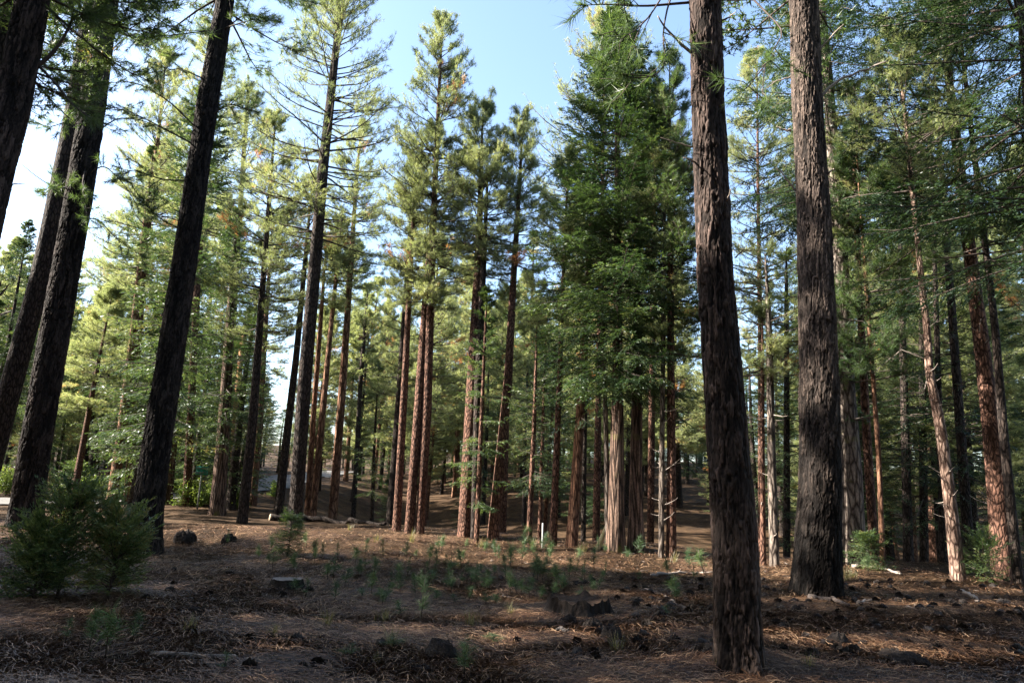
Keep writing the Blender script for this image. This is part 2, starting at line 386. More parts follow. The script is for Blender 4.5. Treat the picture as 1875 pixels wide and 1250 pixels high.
def crown_fir(rng, acc, center, z0, z1, R, dens=1.0, leaf=0.11, twigs=18, q=12, peak=0.22, droop=0.35, per=5, whorl=0.42,
              tone=0.0, ragged=0.4, azbias=None, elev0=(-8, 45), gap=None):
    Lc = z1 - z0
    nb = max(8, int(Lc / whorl * per * dens))
    f = rng.random(nb) ** 0.95
    if gap is not None:                # clumps: leave some levels thinner
        keep = vnoise(f * gap + 3.3, np.full(nb, 7.7 + gap)) > -0.22
        f = f[keep]; nb = len(f)
    z = z0 + f * Lc * 0.99
    az = rng.uniform(0, 2 * math.pi, nb)
    if azbias is not None: az = azbias + rng.normal(0, 0.9, nb)
    prof = np.where(f < peak, 0.7 + 0.3 * f / peak, np.clip((1 - f) / (1 - peak), 0, 1) ** 0.8)
    L = R * prof * (1 - ragged * rng.random(nb) ** 1.4) + 0.12
    elev = np.radians(np.interp(f, [0, 1], elev0) + rng.normal(0, 7, nb))
    sag = np.interp(f, [0, 1], [droop, 0.05]) + rng.normal(0, 0.06, nb)
    lift = np.interp(f, [0, 1], [0.25, 0.05]) + rng.normal(0, 0.05, nb)
    P = branch_curves(rng, center(z), az, elev, L, sag, lift, wig=0.04)
    rr = (0.006 + 0.007 * L)[:, None] * np.linspace(1, 0.2, P.shape[1])[None, :]
    V, Q = tubes(P, rr, 4); acc.add(V, Q, 0)
    m = twigs
    s = (np.arange(m)[None, :] + rng.random((nb, m))) / m * 0.88 + 0.12
    s = np.clip(s, 0, 0.999)
    tp, tt = sample_curve(P, s)
    side = np.where(np.arange(m)[None, :] % 2 == 0, -1, 1) * rng.uniform(0.5, 1.2, (nb, m))
    side[:, -1] = 0
    ca, sa = np.cos(side), np.sin(side)
    td = norm(np.stack([tt[..., 0] * ca - tt[..., 1] * sa, tt[..., 0] * sa + tt[..., 1] * ca, tt[..., 2] - rng.uniform(-0.1, 0.5, (nb, m))], -1)).reshape(-1, 3)
    tl = (np.minimum(L[:, None] * rng.uniform(0.22, 0.46, (nb, m)) * (1.25 - s), 0.95) + 0.10).reshape(-1)
    tp = tp.reshape(-1, 3)
    tb = np.repeat(np.clip(rng.normal(0.42 + tone, 0.17, nb), 0, 0.93), m) + rng.normal(0, 0.08, nb * m)
    K = len(tl)
    u = (np.arange(q)[None, :] + rng.random((K, q))) / q
    pp = tp[:, None, :] + td[:, None, :] * (u * tl[:, None])[..., None]
    pp[..., 2] -= (u ** 2) * tl[:, None] * 0.22
    pp = pp + rng.normal(0, 0.012, pp.shape)
    sg = np.where(np.arange(q)[None, :] % 2 == 0, -1, 1) * rng.uniform(0.3, 1.0, (K, q))
    ca, sa = np.cos(sg), np.sin(sg)
    T = td[:, None, :]
    ld = np.stack([T[..., 0] * ca - T[..., 1] * sa, T[..., 0] * sa + T[..., 1] * ca, np.broadcast_to(T[..., 2], ca.shape) - rng.uniform(-0.25, 0.45, (K, q))], -1)
    ld = norm(ld).reshape(-1, 3)
    lat = norm(np.cross(ld, np.broadcast_to([0, 0, 1.0], ld.shape)) + 1e-3)
    sz = leaf * rng.uniform(0.6, 1.3, len(ld)) * np.repeat(np.clip(1.15 - 0.4 * 1, .6, 1), 1)
    leaves(rng, acc, pp.reshape(-1, 3), ld, lat, sz, np.clip(np.repeat(tb, q) + rng.normal(0, 0.08, len(ld)), 0, 1))

# ------------------------------------------------------------------ trunks
def worley(u, v, nu, seed):
    """u in cells (periodic nu), v in cells; returns F1, F2, id"""
    rg = np.random.default_rng(seed); T = rg.random((64, 256, 3))
    iu = np.floor(u).astype(int); iv = np.floor(v).astype(int)
    F1 = np.full(u.shape, 9.0); F2 = np.full(u.shape, 9.0); ID = np.zeros(u.shape)
    for a in (-1, 0, 1):
        for b in (-1, 0, 1):
            cu = iu + a; cv = iv + b
            c = T[(cu % nu) & 63, cv & 255]
            d = np.hypot(cu + 0.1 + 0.8 * c[..., 0] - u, cv + 0.1 + 0.8 * c[..., 1] - v)
            nearer = d < F1
            F2 = np.where(nearer, F1, np.minimum(F2, d)); ID = np.where(nearer, c[..., 2], ID); F1 = np.where(nearer, d, F1)
    return F1, F2, ID
def trunk_mesh(pts, rads, mat, sides=18, step=0.4, detail=0, seed=0, flare=1.25, cellw=0.075, cellh=0.26, amp=0.022, knots=0):
    """pts (k,3) local centre line from the base up, rads (k,)"""
    zz = pts[:, 2]
    H = zz[-1]
    n = max(6, int(H / step) + 1)
    if detail:
        zs = np.concatenate([np.arange(0, 14.0, 0.022), np.linspace(14, H, 24)]); n = len(zs)
    else: zs = np.linspace(0, H, n)
    C = np.stack([np.interp(zs, zz, pts[:, 0]), np.interp(zs, zz, pts[:, 1]), zs], 1)
    if n > 12 and not detail:      # soften the corners of the centre line
        kw = max(3, int(1.2 / step) | 1); pad = kw // 2
        for a in (0, 1):
            e = np.pad(C[:, a], pad, mode='reflect', reflect_type='odd')
            C[:, a] = np.convolve(e, np.ones(kw) / kw, mode='valid')
    R = np.interp(zs, zz, rads)
    R = R * (1 + (flare - 1) * np.exp(-zs / (R[0] * 1.3 + 0.05)))
    an = np.arange(sides) * 2 * math.pi / sides
    A, Z = np.meshgrid(an, zs)
    rr = np.repeat(R[:, None], sides, 1)
    rg = np.random.default_rng(seed + 99)
    ph = rg.uniform(0, 6.28, 4)
    # root buttresses and slow irregularity
    rr = rr * (1 + 0.05 * np.sin(2 * A + ph[0] + Z * 0.15) + 0.035 * np.sin(3 * A + ph[1] - Z * 0.3) + (0.10 * np.sin(5 * A + ph[2]) + 0.05 * np.sin(9 * A + ph[3])) * np.exp(-Z / 0.35))
    tint = np.full(A.shape, 0.8)
    if detail:
        S = ((A - math.pi / 2) % (2 * math.pi)) * R[0]
        so_ = seed * 7.7
        wp = fbm(S / 0.35 + so_, Z / 0.8 + so_, 3); wq = fbm(S / 0.06 + 5 + so_, Z / 0.14, 3)
        g1 = fbm(S / (cellw * 1.5) + 0.5 * wp + 0.30 * wq + so_, Z / (cellh * 1.9) + 0.6 * wq + 9, 3)
        g2 = fbm(S / (cellw * 0.6) + 0.4 * wp + 0.45 * wq + 40, Z / (cellh * 0.55) + 0.7 * wq + so_, 2)
        f1_ = sstep(0.0, 0.085, np.abs(g1) + 0.04 * wq); f2_ = sstep(0.0, 0.07, np.abs(g2) + 0.05 * wq)
        nu = max(8, int(round(2 * math.pi * R[0] / cellw)))
        F1, F2, ID = worley(S / (2 * math.pi * R[0]) * nu + 0.9 * wp + 0.5 * wq, Z / cellh + 1.1 * wq + wp + 200, nu, seed)
        edge = sstep(0.0, 0.22, F2 - F1 + 0.10 * wq)
        fine = fbm(S / 0.011, Z / 0.03, 3)
        coarse = fbm(S / 0.5 + 50, Z / 1.3, 2)
        h = 1.1 * f1_ + 0.22 * f2_ * f1_ + 0.75 * ID * edge * f1_ + 0.15 * fine + 0.8 * coarse
        rr = rr + amp * (h - 1.2)
        tint = np.clip(f1_ * (0.25 + 0.75 * f2_) * (0.45 + 0.55 * edge) * (0.06 + 1.05 * ID ** 1.4) + 0.34 * fine + 0.25 * coarse + 0.06, 0, 1)
        for _ in range(knots):
            ka = rg.uniform(0, 6.28); kz = rg.uniform(1.2, H * 0.45)
            dd = np.hypot(((A - ka + math.pi) % (2 * math.pi) - math.pi) * R[0], Z - kz)
            rr = rr + 0.03 * np.exp(-(dd / 0.07) ** 2) - 0.05 * np.exp(-(dd / 0.03) ** 2)
            tint = tint * (1 - 0.9 * np.exp(-(dd / 0.05) ** 2))
    V = np.stack([C[:, None, 0] + rr * np.cos(A), C[:, None, 1] + rr * np.sin(A), Z + 0 * rr], -1)
    V[0, :, 2] -= 0.35
    V = V.reshape(-1, 3)
    i = np.arange(n - 1)[:, None] * sides; j = np.arange(sides)[None, :]; j2 = (j + 1) % sides
    Q = np.stack([i + j, i + j2, i + j2 + sides, i + j + sides], -1).reshape(-1, 4)
    cap = ((n - 1) * sides + np.arange(sides))[None, :]
    return mk_mesh('trunk', V, [Q, cap], [mat], [0, 0], {'tint': np.concatenate([tint.ravel()])})

def px_line(pts, dist=None):
    """photo points (px, py, width) along a trunk -> base, local centre line, radii"""
    bx, by, bw = pts[0]
    B = hit(bx, by) if dist is None else on_ground(bx, dist, by)
    if dist is None and by > 940 and B[1] > crest(B[0]) + 1.5:      # just over the crest: stands on its edge
        d = ray(bx, by); t = 8.0
        while d[1] * t < crest(d[0] * t): t += 0.1
        B = np.array([d[0] * t, d[1] * t, float(terrain(d[0] * t, d[1] * t))])
    h = np.array([B[0], B[1], 0]); h /= np.linalg.norm(h)
    out = [np.zeros(3)]; rad = [max(bw, 1) / 2 / FPX * float(np.dot(B - CAM, fwd))]
    for (x, y, w) in pts[1:]:
        d = ray(x, y); t = np.dot(B - CAM, h) / np.dot(d, h)
        p = CAM + d * t
        out.append(p - B); rad.append(w / 2 / FPX * float(np.dot(p - CAM, fwd)))
    return B, np.array(out), np.array(rad)
def height_at(B, px, py):
    h = np.array([B[0], B[1], 0]); h /= np.linalg.norm(h)
    d = ray(px, py); t = np.dot(B - CAM, h) / np.dot(d, h)
    return (CAM + d * t)[2] - B[2]

TREES = {}
def dead_stub(rng, parent, base, az, elev, L, r, mat='deadwood', curve=0.15, fork=True, name='dead_branch'):
    acc = Acc()
    P = branch_curves(rng, np.array([base]), np.array([az]), np.array([elev]), np.array([L]), np.array([-curve]), np.array([curve * 0.5]), k=8, wig=0.12)
    V, Q = tubes(P, (r * np.linspace(1, 0.3, 8))[None, :], 6); acc.add(V, Q, 0)
    if fork and L > 0.5:
        for s in rng.uniform(0.45, 0.85, 3):
            p, t = sample_curve(P, np.array([[s]]))
            d = norm(t[0, 0] + rng.normal(0, 0.6, 3))
            e = p[0, 0] + d * L * rng.uniform(0.08, 0.2)
            V, Q = tubes(np.array([[p[0, 0], (p[0, 0] + e) / 2, e]]), np.array([[r * 0.4, r * 0.3, r * 0.15]]), 4); acc.add(V, Q, 0)
    return meshobj(name, acc.mesh('dead_branch', [M[mat]]), parent)

def tree(kind, label, pts, H, bark, crown=None, y0=None, z0=None, R=2.0, dist=None, group=None, detail=0, cat='tree', seed=1,
         stubs=0, stub_r=(0.15, 0.6), flare=1.06, cmesh=None, knots=0, cellw=0.075, cellh=0.26, amp=0.022, top_py=None, **kw):
    rng = np.random.default_rng(seed)
    B, P, Rr = px_line(pts, dist)
    if top_py is not None:
        H = P[-1][2]
    else:
        # carry on upward to height H
        if len(P) > 1:
            a, b = P[-2], P[-1]; sl_ = (b - a) / max(b[2] - a[2], 0.01)
            sl_ = np.clip(sl_, -0.09, 0.09)
        else: b = P[-1]; sl_ = np.zeros(3)
        z = b[2]; n = 4
        for i in range(1, n + 1):
            zz = z + (H - z) * i / n; p = b + sl_ * (zz - z); p[2] = zz
            P = np.vstack([P, p]); Rr = np.append(Rr, Rr[len(Rr) - 1] * 0 + (Rr[len(pts) - 1] * (1 - i / n) ** 0.8 + 0.012))
    t = empty(kind, B, label, cat, group)
    if detail:
        circ = 2 * math.pi * Rr[0]
        Hc = H
        me = trunk_mesh(P, Rr, M[bark], sides=int(np.clip(circ / 0.0085, 60, 240)), step=0.03, detail=1, seed=seed, flare=flare, knots=knots, cellw=cellw, cellh=cellh, amp=amp)
    else:
        me = trunk_mesh(P, Rr, M[bark], sides=16, step=0.35, seed=seed, flare=flare)
    meshobj('trunk', me, t)
    cen = lambda zq: np.stack([np.interp(zq, P[:, 2], P[:, 0]), np.interp(zq, P[:, 2], P[:, 1]), np.asarray(zq, float)], -1)
    if y0 is not None: z0 = height_at(B, pts[-1][0], y0)
    if crown:
        fm, fn = {'pine': ('pine', crown_pine), 'pinedark': ('pine_dark', crown_pine), 'fir': ('fir', crown_fir), 'cedar': ('cedar', crown_fir)}[crown]
        acc = Acc(); fn(rng, acc, cen, z0, H, R, **kw)
        meshobj('crown', acc.mesh('crown', [M['limb'], M[fm]]), t)
    if stubs:
        top = z0 if z0 else H * 0.5
        for i in range(stubs):
            zq = rng.uniform(0.15, 1.0) * top
            c = cen(zq); r = np.interp(zq, P[:, 2], Rr); az = rng.uniform(0, 6.28)
            dead_stub(rng, t, c + np.array([math.sin(az), math.cos(az), 0]) * r * 0.8, az, rng.normal(0.1, 0.25), rng.uniform(*stub_r), 0.008 + 0.006 * rng.random() + r * 0.02)
    TREES[label] = (t, B, P, Rr)
    return t, B, cen, rng

# ------------------------------------------------------------------ ground
def ground_material():
    m, nt, nd, lk, out = newmat('needle_litter_soil')
    geo = nd.new('ShaderNodeNewGeometry')
    n1 = nd.new('ShaderNodeTexNoise'); n1.inputs['Scale'].default_value = 0.55; n1.inputs['Detail'].default_value = 8; n1.inputs['Roughness'].default_value = 0.65
    n2 = nd.new('ShaderNodeTexNoise'); n2.inputs['Scale'].default_value = 38; n2.inputs['Detail'].default_value = 8; n2.inputs['Roughness'].default_value = 0.75
    n2.inputs['Distortion'].default_value = 1.2
    n3 = nd.new('ShaderNodeTexNoise'); n3.inputs['Scale'].default_value = 3.1; n3.inputs['Detail'].default_value = 6
    for n in (n1, n2, n3): lk.new(geo.outputs['Position'], n.inputs['Vector'])
    r1 = ramp(nd, [(0.3, (0.028, 0.0185, 0.012)), (0.5, (0.062, 0.039, 0.023)), (0.72, (0.115, 0.075, 0.045))]); lk.new(n1.outputs[0], r1.inputs[0])
    r2 = ramp(nd, [(0.36, (0.22, 0.21, 0.2)), (0.5, (0.85, 0.85, 0.85)), (0.66, (1.9, 1.8, 1.6))]); lk.new(n2.outputs[0], r2.inputs[0])
    r3 = ramp(nd, [(0.35, (0.7, 0.68, 0.66)), (0.65, (1.2, 1.15, 1.1))]); lk.new(n3.outputs[0], r3.inputs[0])
    a = nd.new('ShaderNodeMix'); a.data_type = 'RGBA'; a.blend_type = 'MULTIPLY'; a.inputs[0].default_value = 1
    lk.new(r1.outputs[0], a.inputs[6]); lk.new(r2.outputs[0], a.inputs[7])
    b = nd.new('ShaderNodeMix'); b.data_type = 'RGBA'; b.blend_type = 'MULTIPLY'; b.inputs[0].default_value = 1
    lk.new(a.outputs[2], b.inputs[6]); lk.new(r3.outputs[0], b.inputs[7])
    p = nd.new('ShaderNodeBsdfPrincipled'); p.inputs['Roughness'].default_value = 0.95; p.inputs['Specular IOR Level'].default_value = 0.1
    lk.new(b.outputs[2], p.inputs['Base Color'])
    bp = nd.new('ShaderNodeBump'); bp.inputs['Strength'].default_value = 0.8; bp.inputs['Distance'].default_value = 0.03
    lk.new(n2.outputs[0], bp.inputs['Height']); lk.new(bp.outputs[0], p.inputs['Normal']); lk.new(p.outputs[0], out.inputs[0])
    return m
M['ground'] = ground_material()
NA, NR = 1080, 420
rr_ = np.concatenate([[0.0], 0.6 * (900 / 0.6) ** (np.arange(NR) / (NR - 1.0))])
aa_ = np.arange(NA) * 2 * math.pi / NA
AA, RR = np.meshgrid(aa_, rr_)
GX, GY = RR * np.cos(AA), RR * np.sin(AA)
GZ = terrain(GX, GY)
i = np.arange(len(rr_) - 1)[:, None] * NA; j = np.arange(NA)[None, :]; j2 = (j + 1) % NA
Q = np.stack([i + j, i + NA + j, i + NA + j2, i + j2], -1).reshape(-1, 4)
tag(meshobj('ground', mk_mesh('ground', np.stack([GX, GY, GZ], -1).reshape(-1, 3), [Q], [M['ground']], [0])), kind='structure')

# road of worn asphalt winding past the sign
M['road'] = plain_mat('old_asphalt', (0.085, 0.082, 0.08), (0.15, 0.14, 0.13), 8, 0.9, 0.3)
ctl = [on_ground(-420, 44)[:2], on_ground(-150, 41)[:2], on_ground(60, 40)[:2], on_ground(240, 43)[:2], on_ground(400, 46)[:2], on_ground(480, 52)[:2], on_ground(500, 62)[:2], on_ground(560, 76)[:2], on_ground(650, 92)[:2]]
ctl = np.array(ctl); tt = np.linspace(0, len(ctl) - 1, 160)
cx = np.interp(tt, range(len(ctl)), ctl[:, 0]); cy = np.interp(tt, range(len(ctl)), ctl[:, 1])
ker = np.ones(21) / 21
cx = np.convolve(np.pad(cx, 10, mode='edge'), ker, 'valid'); cy = np.convolve(np.pad(cy, 10, mode='edge'), ker, 'valid')
tx = np.gradient(cx); ty = np.gradient(cy); l_ = np.hypot(tx, ty); nx, ny = -ty / l_, tx / l_
wds = np.linspace(-2.1, 2.1, 9)
RX = cx[:, None] + nx[:, None] * wds; RY = cy[:, None] + ny[:, None] * wds
RZ = terrain(RX, RY) + 0.07
i = np.arange(159)[:, None] * 9; j = np.arange(8)[None, :]
Q = np.stack([i + j, i + 9 + j, i + 10 + j, i + 1 + j], -1).reshape(-1, 4)
tag(meshobj('road', mk_mesh('road', np.stack([RX, RY, RZ], -1).reshape(-1, 3), [Q], [M['road']], [0])), kind='structure')
ROADXY = np.stack([cx, cy], 1)
def near_road(x, y, d=3.0): return np.min(np.hypot(ROADXY[:, 0] - x, ROADXY[:, 1] - y)) < d

# ------------------------------------------------------------------ trees close to the camera
def add_limb(t, cen, rng, Pp, R, fm='pine_dark', twigs=9, size=0.2, n=46, width=0.006, tufts_per=2, name='limb', r0=0.02, tone=0.0):
    """a hanging green limb drawn through local points"""
    P = np.array(Pp, float)[None]
    k = 14; s = np.linspace(0, 1, k)[None, :]
    C, _ = sample_curve(P, np.clip(s, 0, 0.9999)); C[:, 1:-1] = (C[:, :-2] + 2 * C[:, 1:-1] + C[:, 2:]) / 4
    acc = Acc(); V, Q = tubes(C, (r0 * np.linspace(1, 0.25, k))[None, :], 6); acc.add(V, Q, 0)
    L = np.linalg.norm(P[0, -1] - P[0, 0])
    m = twigs
    s = rng.uniform(0.3, 1, (1, m)); s[0, 0] = 0.999
    tp, tt_ = sample_curve(C, np.clip(s, 0, .999)); tp = tp[0]; tt_ = tt_[0]
    td = norm(tt_ + rng.normal(0, 0.75, tt_.shape)); td[0] = tt_[0]
    tl = rng.uniform(0.15, 0.45, m) * min(L, 1.6); tl[0] = 0.1
    end = tp + td * tl[:, None]; end[:, 2] += 0.15 * tl
    mid = (tp + end) / 2 + rng.normal(0, 0.03, tp.shape)
    V, Q = tubes(np.stack([tp, mid, end], 1), np.tile([[0.007, 0.005, 0.004]], (m, 1)), 4); acc.add(V, Q, 0)
    pos = []; dr = []
    for q in range(tufts_per):
        c = 1 - 0.8 * q / tufts_per
        pos.append(tp + (end - tp) * c); dr.append(norm(td + [0, 0, 0.2]))
    pos = np.concatenate(pos); dr = np.concatenate(dr)
    tufts(rng, acc, pos, dr, size * rng.uniform(0.75, 1.15, len(pos)), n, width, np.clip(rng.normal(0.4 + tone, 0.15, len(pos)), 0, 0.93))
    return meshobj(name, acc.mesh('limb', [M['limb'], M[fm]]), t)
def limb_px(T, pxs, dz=0.0, **kw):
    """limb of tree T through photo points lying in the tree's own plane, offset dz metres towards the camera at the tip"""
    t, B, cen, rng = T
    h = np.array([B[0], B[1], 0]); D = np.linalg.norm(h); h /= D
    out = []
    for i, (x, y) in enumerate(pxs):
        d = ray(x, y); t_ = (D - dz * i / max(1, len(pxs) - 1)) / np.dot(d, h)
        out.append(CAM + d * t_ - B)
    return add_limb(t, cen, rng, out, 0, **kw)
def stub_px(T, pxs, dz=0.0, r=0.012, fork=False):
    t, B, cen, rng = T
    h = np.array([B[0], B[1], 0]); D = np.linalg.norm(h); h /= D
    out = []
    for i, (x, y) in enumerate(pxs):
        d = ray(x, y); t_ = (D - dz * i / max(1, len(pxs) - 1)) / np.dot(d, h); out.append(CAM + d * t_ - B)
    P = np.array(out)[None]; k = 10
    C, _ = sample_curve(P, np.linspace(0, .999, k)[None, :]); C = C + rng.normal(0, r * 0.35, C.shape)
    acc = Acc(); V, Q = tubes(C, (r * np.linspace(1, 0.35, k))[None, :], 6); acc.add(V, Q, 0)
    if fork:
        for s in (0.45, 0.7, 0.85):
            p, tg = sample_curve(C, np.array([[s]])); e = p[0, 0] + norm(tg[0, 0] + rng.normal(0, .5, 3)) * np.linalg.norm(P[0, -1] - P[0, 0]) * 0.16
            V, Q = tubes(np.array([[p[0, 0], (p[0, 0] + e) / 2, e]]), np.array([[r * .45, r * .35, r * .2]]), 4); acc.add(V, Q, 0)
    return meshobj('dead_branch', acc.mesh('dead_branch', [M['deadwood']]), t)

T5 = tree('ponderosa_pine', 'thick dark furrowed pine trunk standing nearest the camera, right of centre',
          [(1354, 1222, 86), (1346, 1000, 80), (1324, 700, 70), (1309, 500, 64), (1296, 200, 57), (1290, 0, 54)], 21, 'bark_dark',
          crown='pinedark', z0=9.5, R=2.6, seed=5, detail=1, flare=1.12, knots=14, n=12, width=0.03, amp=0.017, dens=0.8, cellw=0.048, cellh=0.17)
stub_px(T5, [(1272, 105), (1235, 70), (1202, 30)], 0.5, 0.022)
stub_px(T5, [(1282, 300), (1268, 296), (1254, 288)], 0.3, 0.016)
stub_px(T5, [(1268, 270), (1240, 262), (1210, 252)], 0.2, 0.009)
stub_px(T5, [(1322, 375), (1334, 362), (1338, 345)], 0.3, 0.013)
stub_px(T5, [(1322, 38), (1338, 30), (1347, 22)], 0.2, 0.011)
stub_px(T5, [(1345, 472), (1358, 462), (1362, 455)], 0.1, 0.009)
limb_px(T5, [(1262, 5), (1180, 12), (1110, 8), (1070, 10)], 1.0, twigs=12, r0=0.016)
limb_px(T5, [(1250, -60), (1222, 10), (1212, 70), (1222, 120), (1190, 145), (1150, 140)], 0.8, twigs=9, r0=0.014)
limb_px(T5, [(1240, -50), (1190, 30), (1160, 60), (1125, 66)], 1.2, twigs=9, r0=0.012)
limb_px(T5, [(1340, -40), (1400, 20), (1440, 60), (1400, 110), (1395, 190)], 0.6, twigs=9, r0=0.012, size=0.16)

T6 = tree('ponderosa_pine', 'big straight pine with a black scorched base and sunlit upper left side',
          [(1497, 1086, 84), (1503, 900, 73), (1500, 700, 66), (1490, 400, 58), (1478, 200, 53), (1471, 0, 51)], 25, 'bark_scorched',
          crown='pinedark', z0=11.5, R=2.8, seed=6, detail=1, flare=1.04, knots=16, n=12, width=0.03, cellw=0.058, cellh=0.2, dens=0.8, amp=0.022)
stub_px(T6, [(1495, 188), (1530, 150), (1575, 130), (1622, 112)], -0.3, 0.038, True)
stub_px(T6, [(1492, 105), (1510, 80), (1545, 45)], 0.2, 0.027, True)
stub_px(T6, [(1510, 325), (1520, 315), (1527, 308)], 0.2, 0.029)
stub_px(T6, [(1448, 240), (1435, 238), (1422, 232)], 0.1, 0.029)
stub_px(T6, [(1458, 350), (1442, 330), (1420, 305)], 0.3, 0.025)
stub_px(T6, [(1502, 432), (1510, 420), (1516, 408)], 0.2, 0.025)
stub_px(T6, [(1450, 140), (1420, 150), (1394, 168)], 0.2, 0.017, True)
stub_px(T6, [(1492, 10), (1500, -4), (1506, -20)], 0.2, 0.029)

T3 = tree('ponderosa_pine', 'dark leaning pine trunk rising just behind the bushy cedar saplings on the left',
          [(262, 1012, 50), (290, 800, 46), (313, 650, 43), (335, 500, 40), (378, 200, 36), (412, 0, 30)], 22, 'bark_near_grey',
          crown='pinedark', y0=60, R=2.8, seed=3, detail=1, flare=1.25, knots=10, size=0.2, n=30, width=0.010, dens=0.9, cellw=0.06, cellh=0.19, amp=0.018)
limb_px(T3, [(395, 55), (340, 62), (270, 70), (200, 60)], 1.0, twigs=14, size=0.18, n=36, width=0.008)
limb_px(T3, [(355, 265), (300, 235), (240, 205), (200, 195)], 1.5, twigs=12, size=0.18, n=36, width=0.008)
for pp_, dz_ in [([(360, 235), (310, 185), (250, 150), (190, 152)], 1.2), ([(385, 150), (330, 125), (270, 135)], 1.0), ([(342, 425), (300, 405), (262, 372)], .8), ([(402, 60), (450, 25), (505, 40)], .8),
        ([(372, 220), (420, 190), (470, 205)], 0.8), ([(350, 330), (300, 330), (240, 310), (210, 330)], 1.0)]:
    limb_px(T3, pp_, dz_, twigs=15, size=0.18, n=36, width=0.008)
stub_px(T3, [(392, 110), (378, 104), (365, 98)], 0.2, 0.016)
stub_px(T3, [(400, 130), (412, 122), (424, 116)], 0.2, 0.010)

T2 = tree('ponderosa_pine', 'tall dark leaning pine with a flared foot, right trunk of the left-edge pair',
          [(45, 962, 48), (68, 800, 46), (93, 650, 44), (119, 500, 42), (162, 250, 40), (192, 30, 38)], 27, 'bark_near_grey',
          crown='pinedark', y0=60, R=3.0, seed=2, detail=1, flare=1.2, knots=8, size=0.24, n=26, width=0.012, dens=0.7, cellw=0.1, cellh=0.3, amp=0.03)
for k_, (pp_, dz_) in enumerate([([(180, 190), (140, 215), (90, 235), (50, 215)], 1.5), ([(165, 250), (215, 215), (260, 220), (310, 240)], 1.0),
        ([(145, 330), (190, 300), (230, 340), (262, 395)], 1.5), ([(150, 360), (110, 340), (70, 350)], 1.0), ([(140, 400), (180, 400), (215, 440), (262, 470)], 1.2),
        ([(195, 100), (240, 60), (300, 70), (380, 60)], 1.6), ([(185, 150), (130, 120), (80, 130)], 1.4), ([(160, 290), (150, 340), (160, 400)], 1.4)]):
    limb_px(T2, pp_, dz_, twigs=14, size=0.24, n=40, width=0.010, r0=0.025)
stub_px(T2, [(127, 372), (100, 345), (66, 322), (38, 300)], 0.5, 0.02)
T2b = tree('ponderosa_pine', 'slimmer leaning pine without visible foot, left trunk of the left-edge pair',
           [(-48, 962, 40), (-4, 800, 37), (38, 640, 35), (76, 500, 33), (128, 250, 30), (160, 60, 27)], 24, 'bark_grey',
           crown='pinedark', y0=-60, R=2.6, seed=22, dist=26, flare=1.3, size=0.24, n=20, width=0.018)
stub_px(T2b, [(20, 570), (5, 575), (-20, 582)], 0.8, 0.03)
T1 = tree('ponderosa_pine', 'very dark leaning pine trunk cutting across the top left corner',
          [(-150, 1010, 60), (-95, 700, 57), (-30, 400, 54), (20, 200, 52), (60, 0, 49)], 20, 'bark_dark',
          crown='pinedark', z0=9.2, R=2.6, seed=11, dist=13.0, detail=1, flare=1.3, size=0.22, n=26, width=0.012, dens=0.9)
limb_px(T1, [(45, 130), (80, 115), (115, 75), (135, 28), (160, 25)], 0.6, twigs=14, size=0.2, n=40, width=0.008, r0=0.04)
limb_px(T1, [(60, 110), (100, 150), (130, 190), (170, 220)], 0.8, twigs=12, size=0.2, n=40, width=0.008, r0=0.03)
stub_px(T1, [(17, 338), (32, 336), (48, 338)], 0.1, 0.012)
stub_px(T1, [(0, 540), (10, 528), (20, 518)], 0.3, 0.02)
T0 = tree('ponderosa_pine', 'dark trunk sliver in the extreme top left corner, left of the corner trunk',
          [(-190, 1010, 60), (-60, 400, 50), (-5, 60, 46)], 20, 'bark_grey', crown='pinedark', z0=9, R=2.4, seed=12, dist=17, n=14, width=0.02)

# ------------------------------------------------------------------ key trees of the middle distance
CP = 'ponderosa_pine'
A4 = tree(CP, 'dark tall pine with open crown of bare upswept limbs, left of the centre row',
     [(540, 966, 27), (558, 700, 25), (575, 500, 22), (592, 300, 18), (612, 120, 13), (626, 0, 11)], 23.5, 'bark_grey', crown='pine', y0=480, R=3.3,
     seed=41, dens=1.0, ragged=0.3, twigs=15, brown=0.015, peak=0.35, knots=0, size=0.18, n=20, tone=-0.05)
stub_px(A4, [(580, 520), (545, 500), (505, 485), (470, 480)], 0.5, 0.018, True)
stub_px(A4, [(588, 430), (620, 425), (655, 418)], 0.3, 0.014, True)
stub_px(A4, [(560, 640), (548, 634), (530, 632)], 0.2, 0.012)
tree(CP, 'tallest slim pine against the open sky, left trunk of the reddish twin pair',
     [(768, 976, 17), (782, 750, 18), (790, 500, 14), (798, 300, 9), (806, 120, 5), (812, 24, 1)], 20, 'bark_red', crown='pine', y0=560, R=2.15, seed=42, top_py=24,
     dens=1.15, peak=0.35, brown=0.015, size=0.16)
tree(CP, 'dark-sided pine in the twin pair just left of the tallest slim pine',
     [(749, 975, 17), (766, 750, 16), (780, 540, 12), (788, 440, 9)], 15.5, 'bark_red', crown='pine', y0=560, R=1.7, seed=43, brown=0.01)
tree(CP, 'red-brown straight pine with a pointed green crown, right of the tallest slim pine',
     [(850, 982, 24), (865, 700, 21), (877, 450, 14), (881, 300, 8), (884, 194, 1)], 17, 'bark_red', crown='pine', y0=520, R=1.75, seed=44, top_py=194, dens=1.2, ragged=0.25, peak=0.25, brown=0.01)
tree(CP, 'shaded pine trunk close behind the right side of the red-brown straight pine',
     [(868, 975, 13), (876, 700, 15), (884, 520, 11)], 14, 'bark_grey', crown='pine', y0=480, R=1.5, seed=45, dist=24)
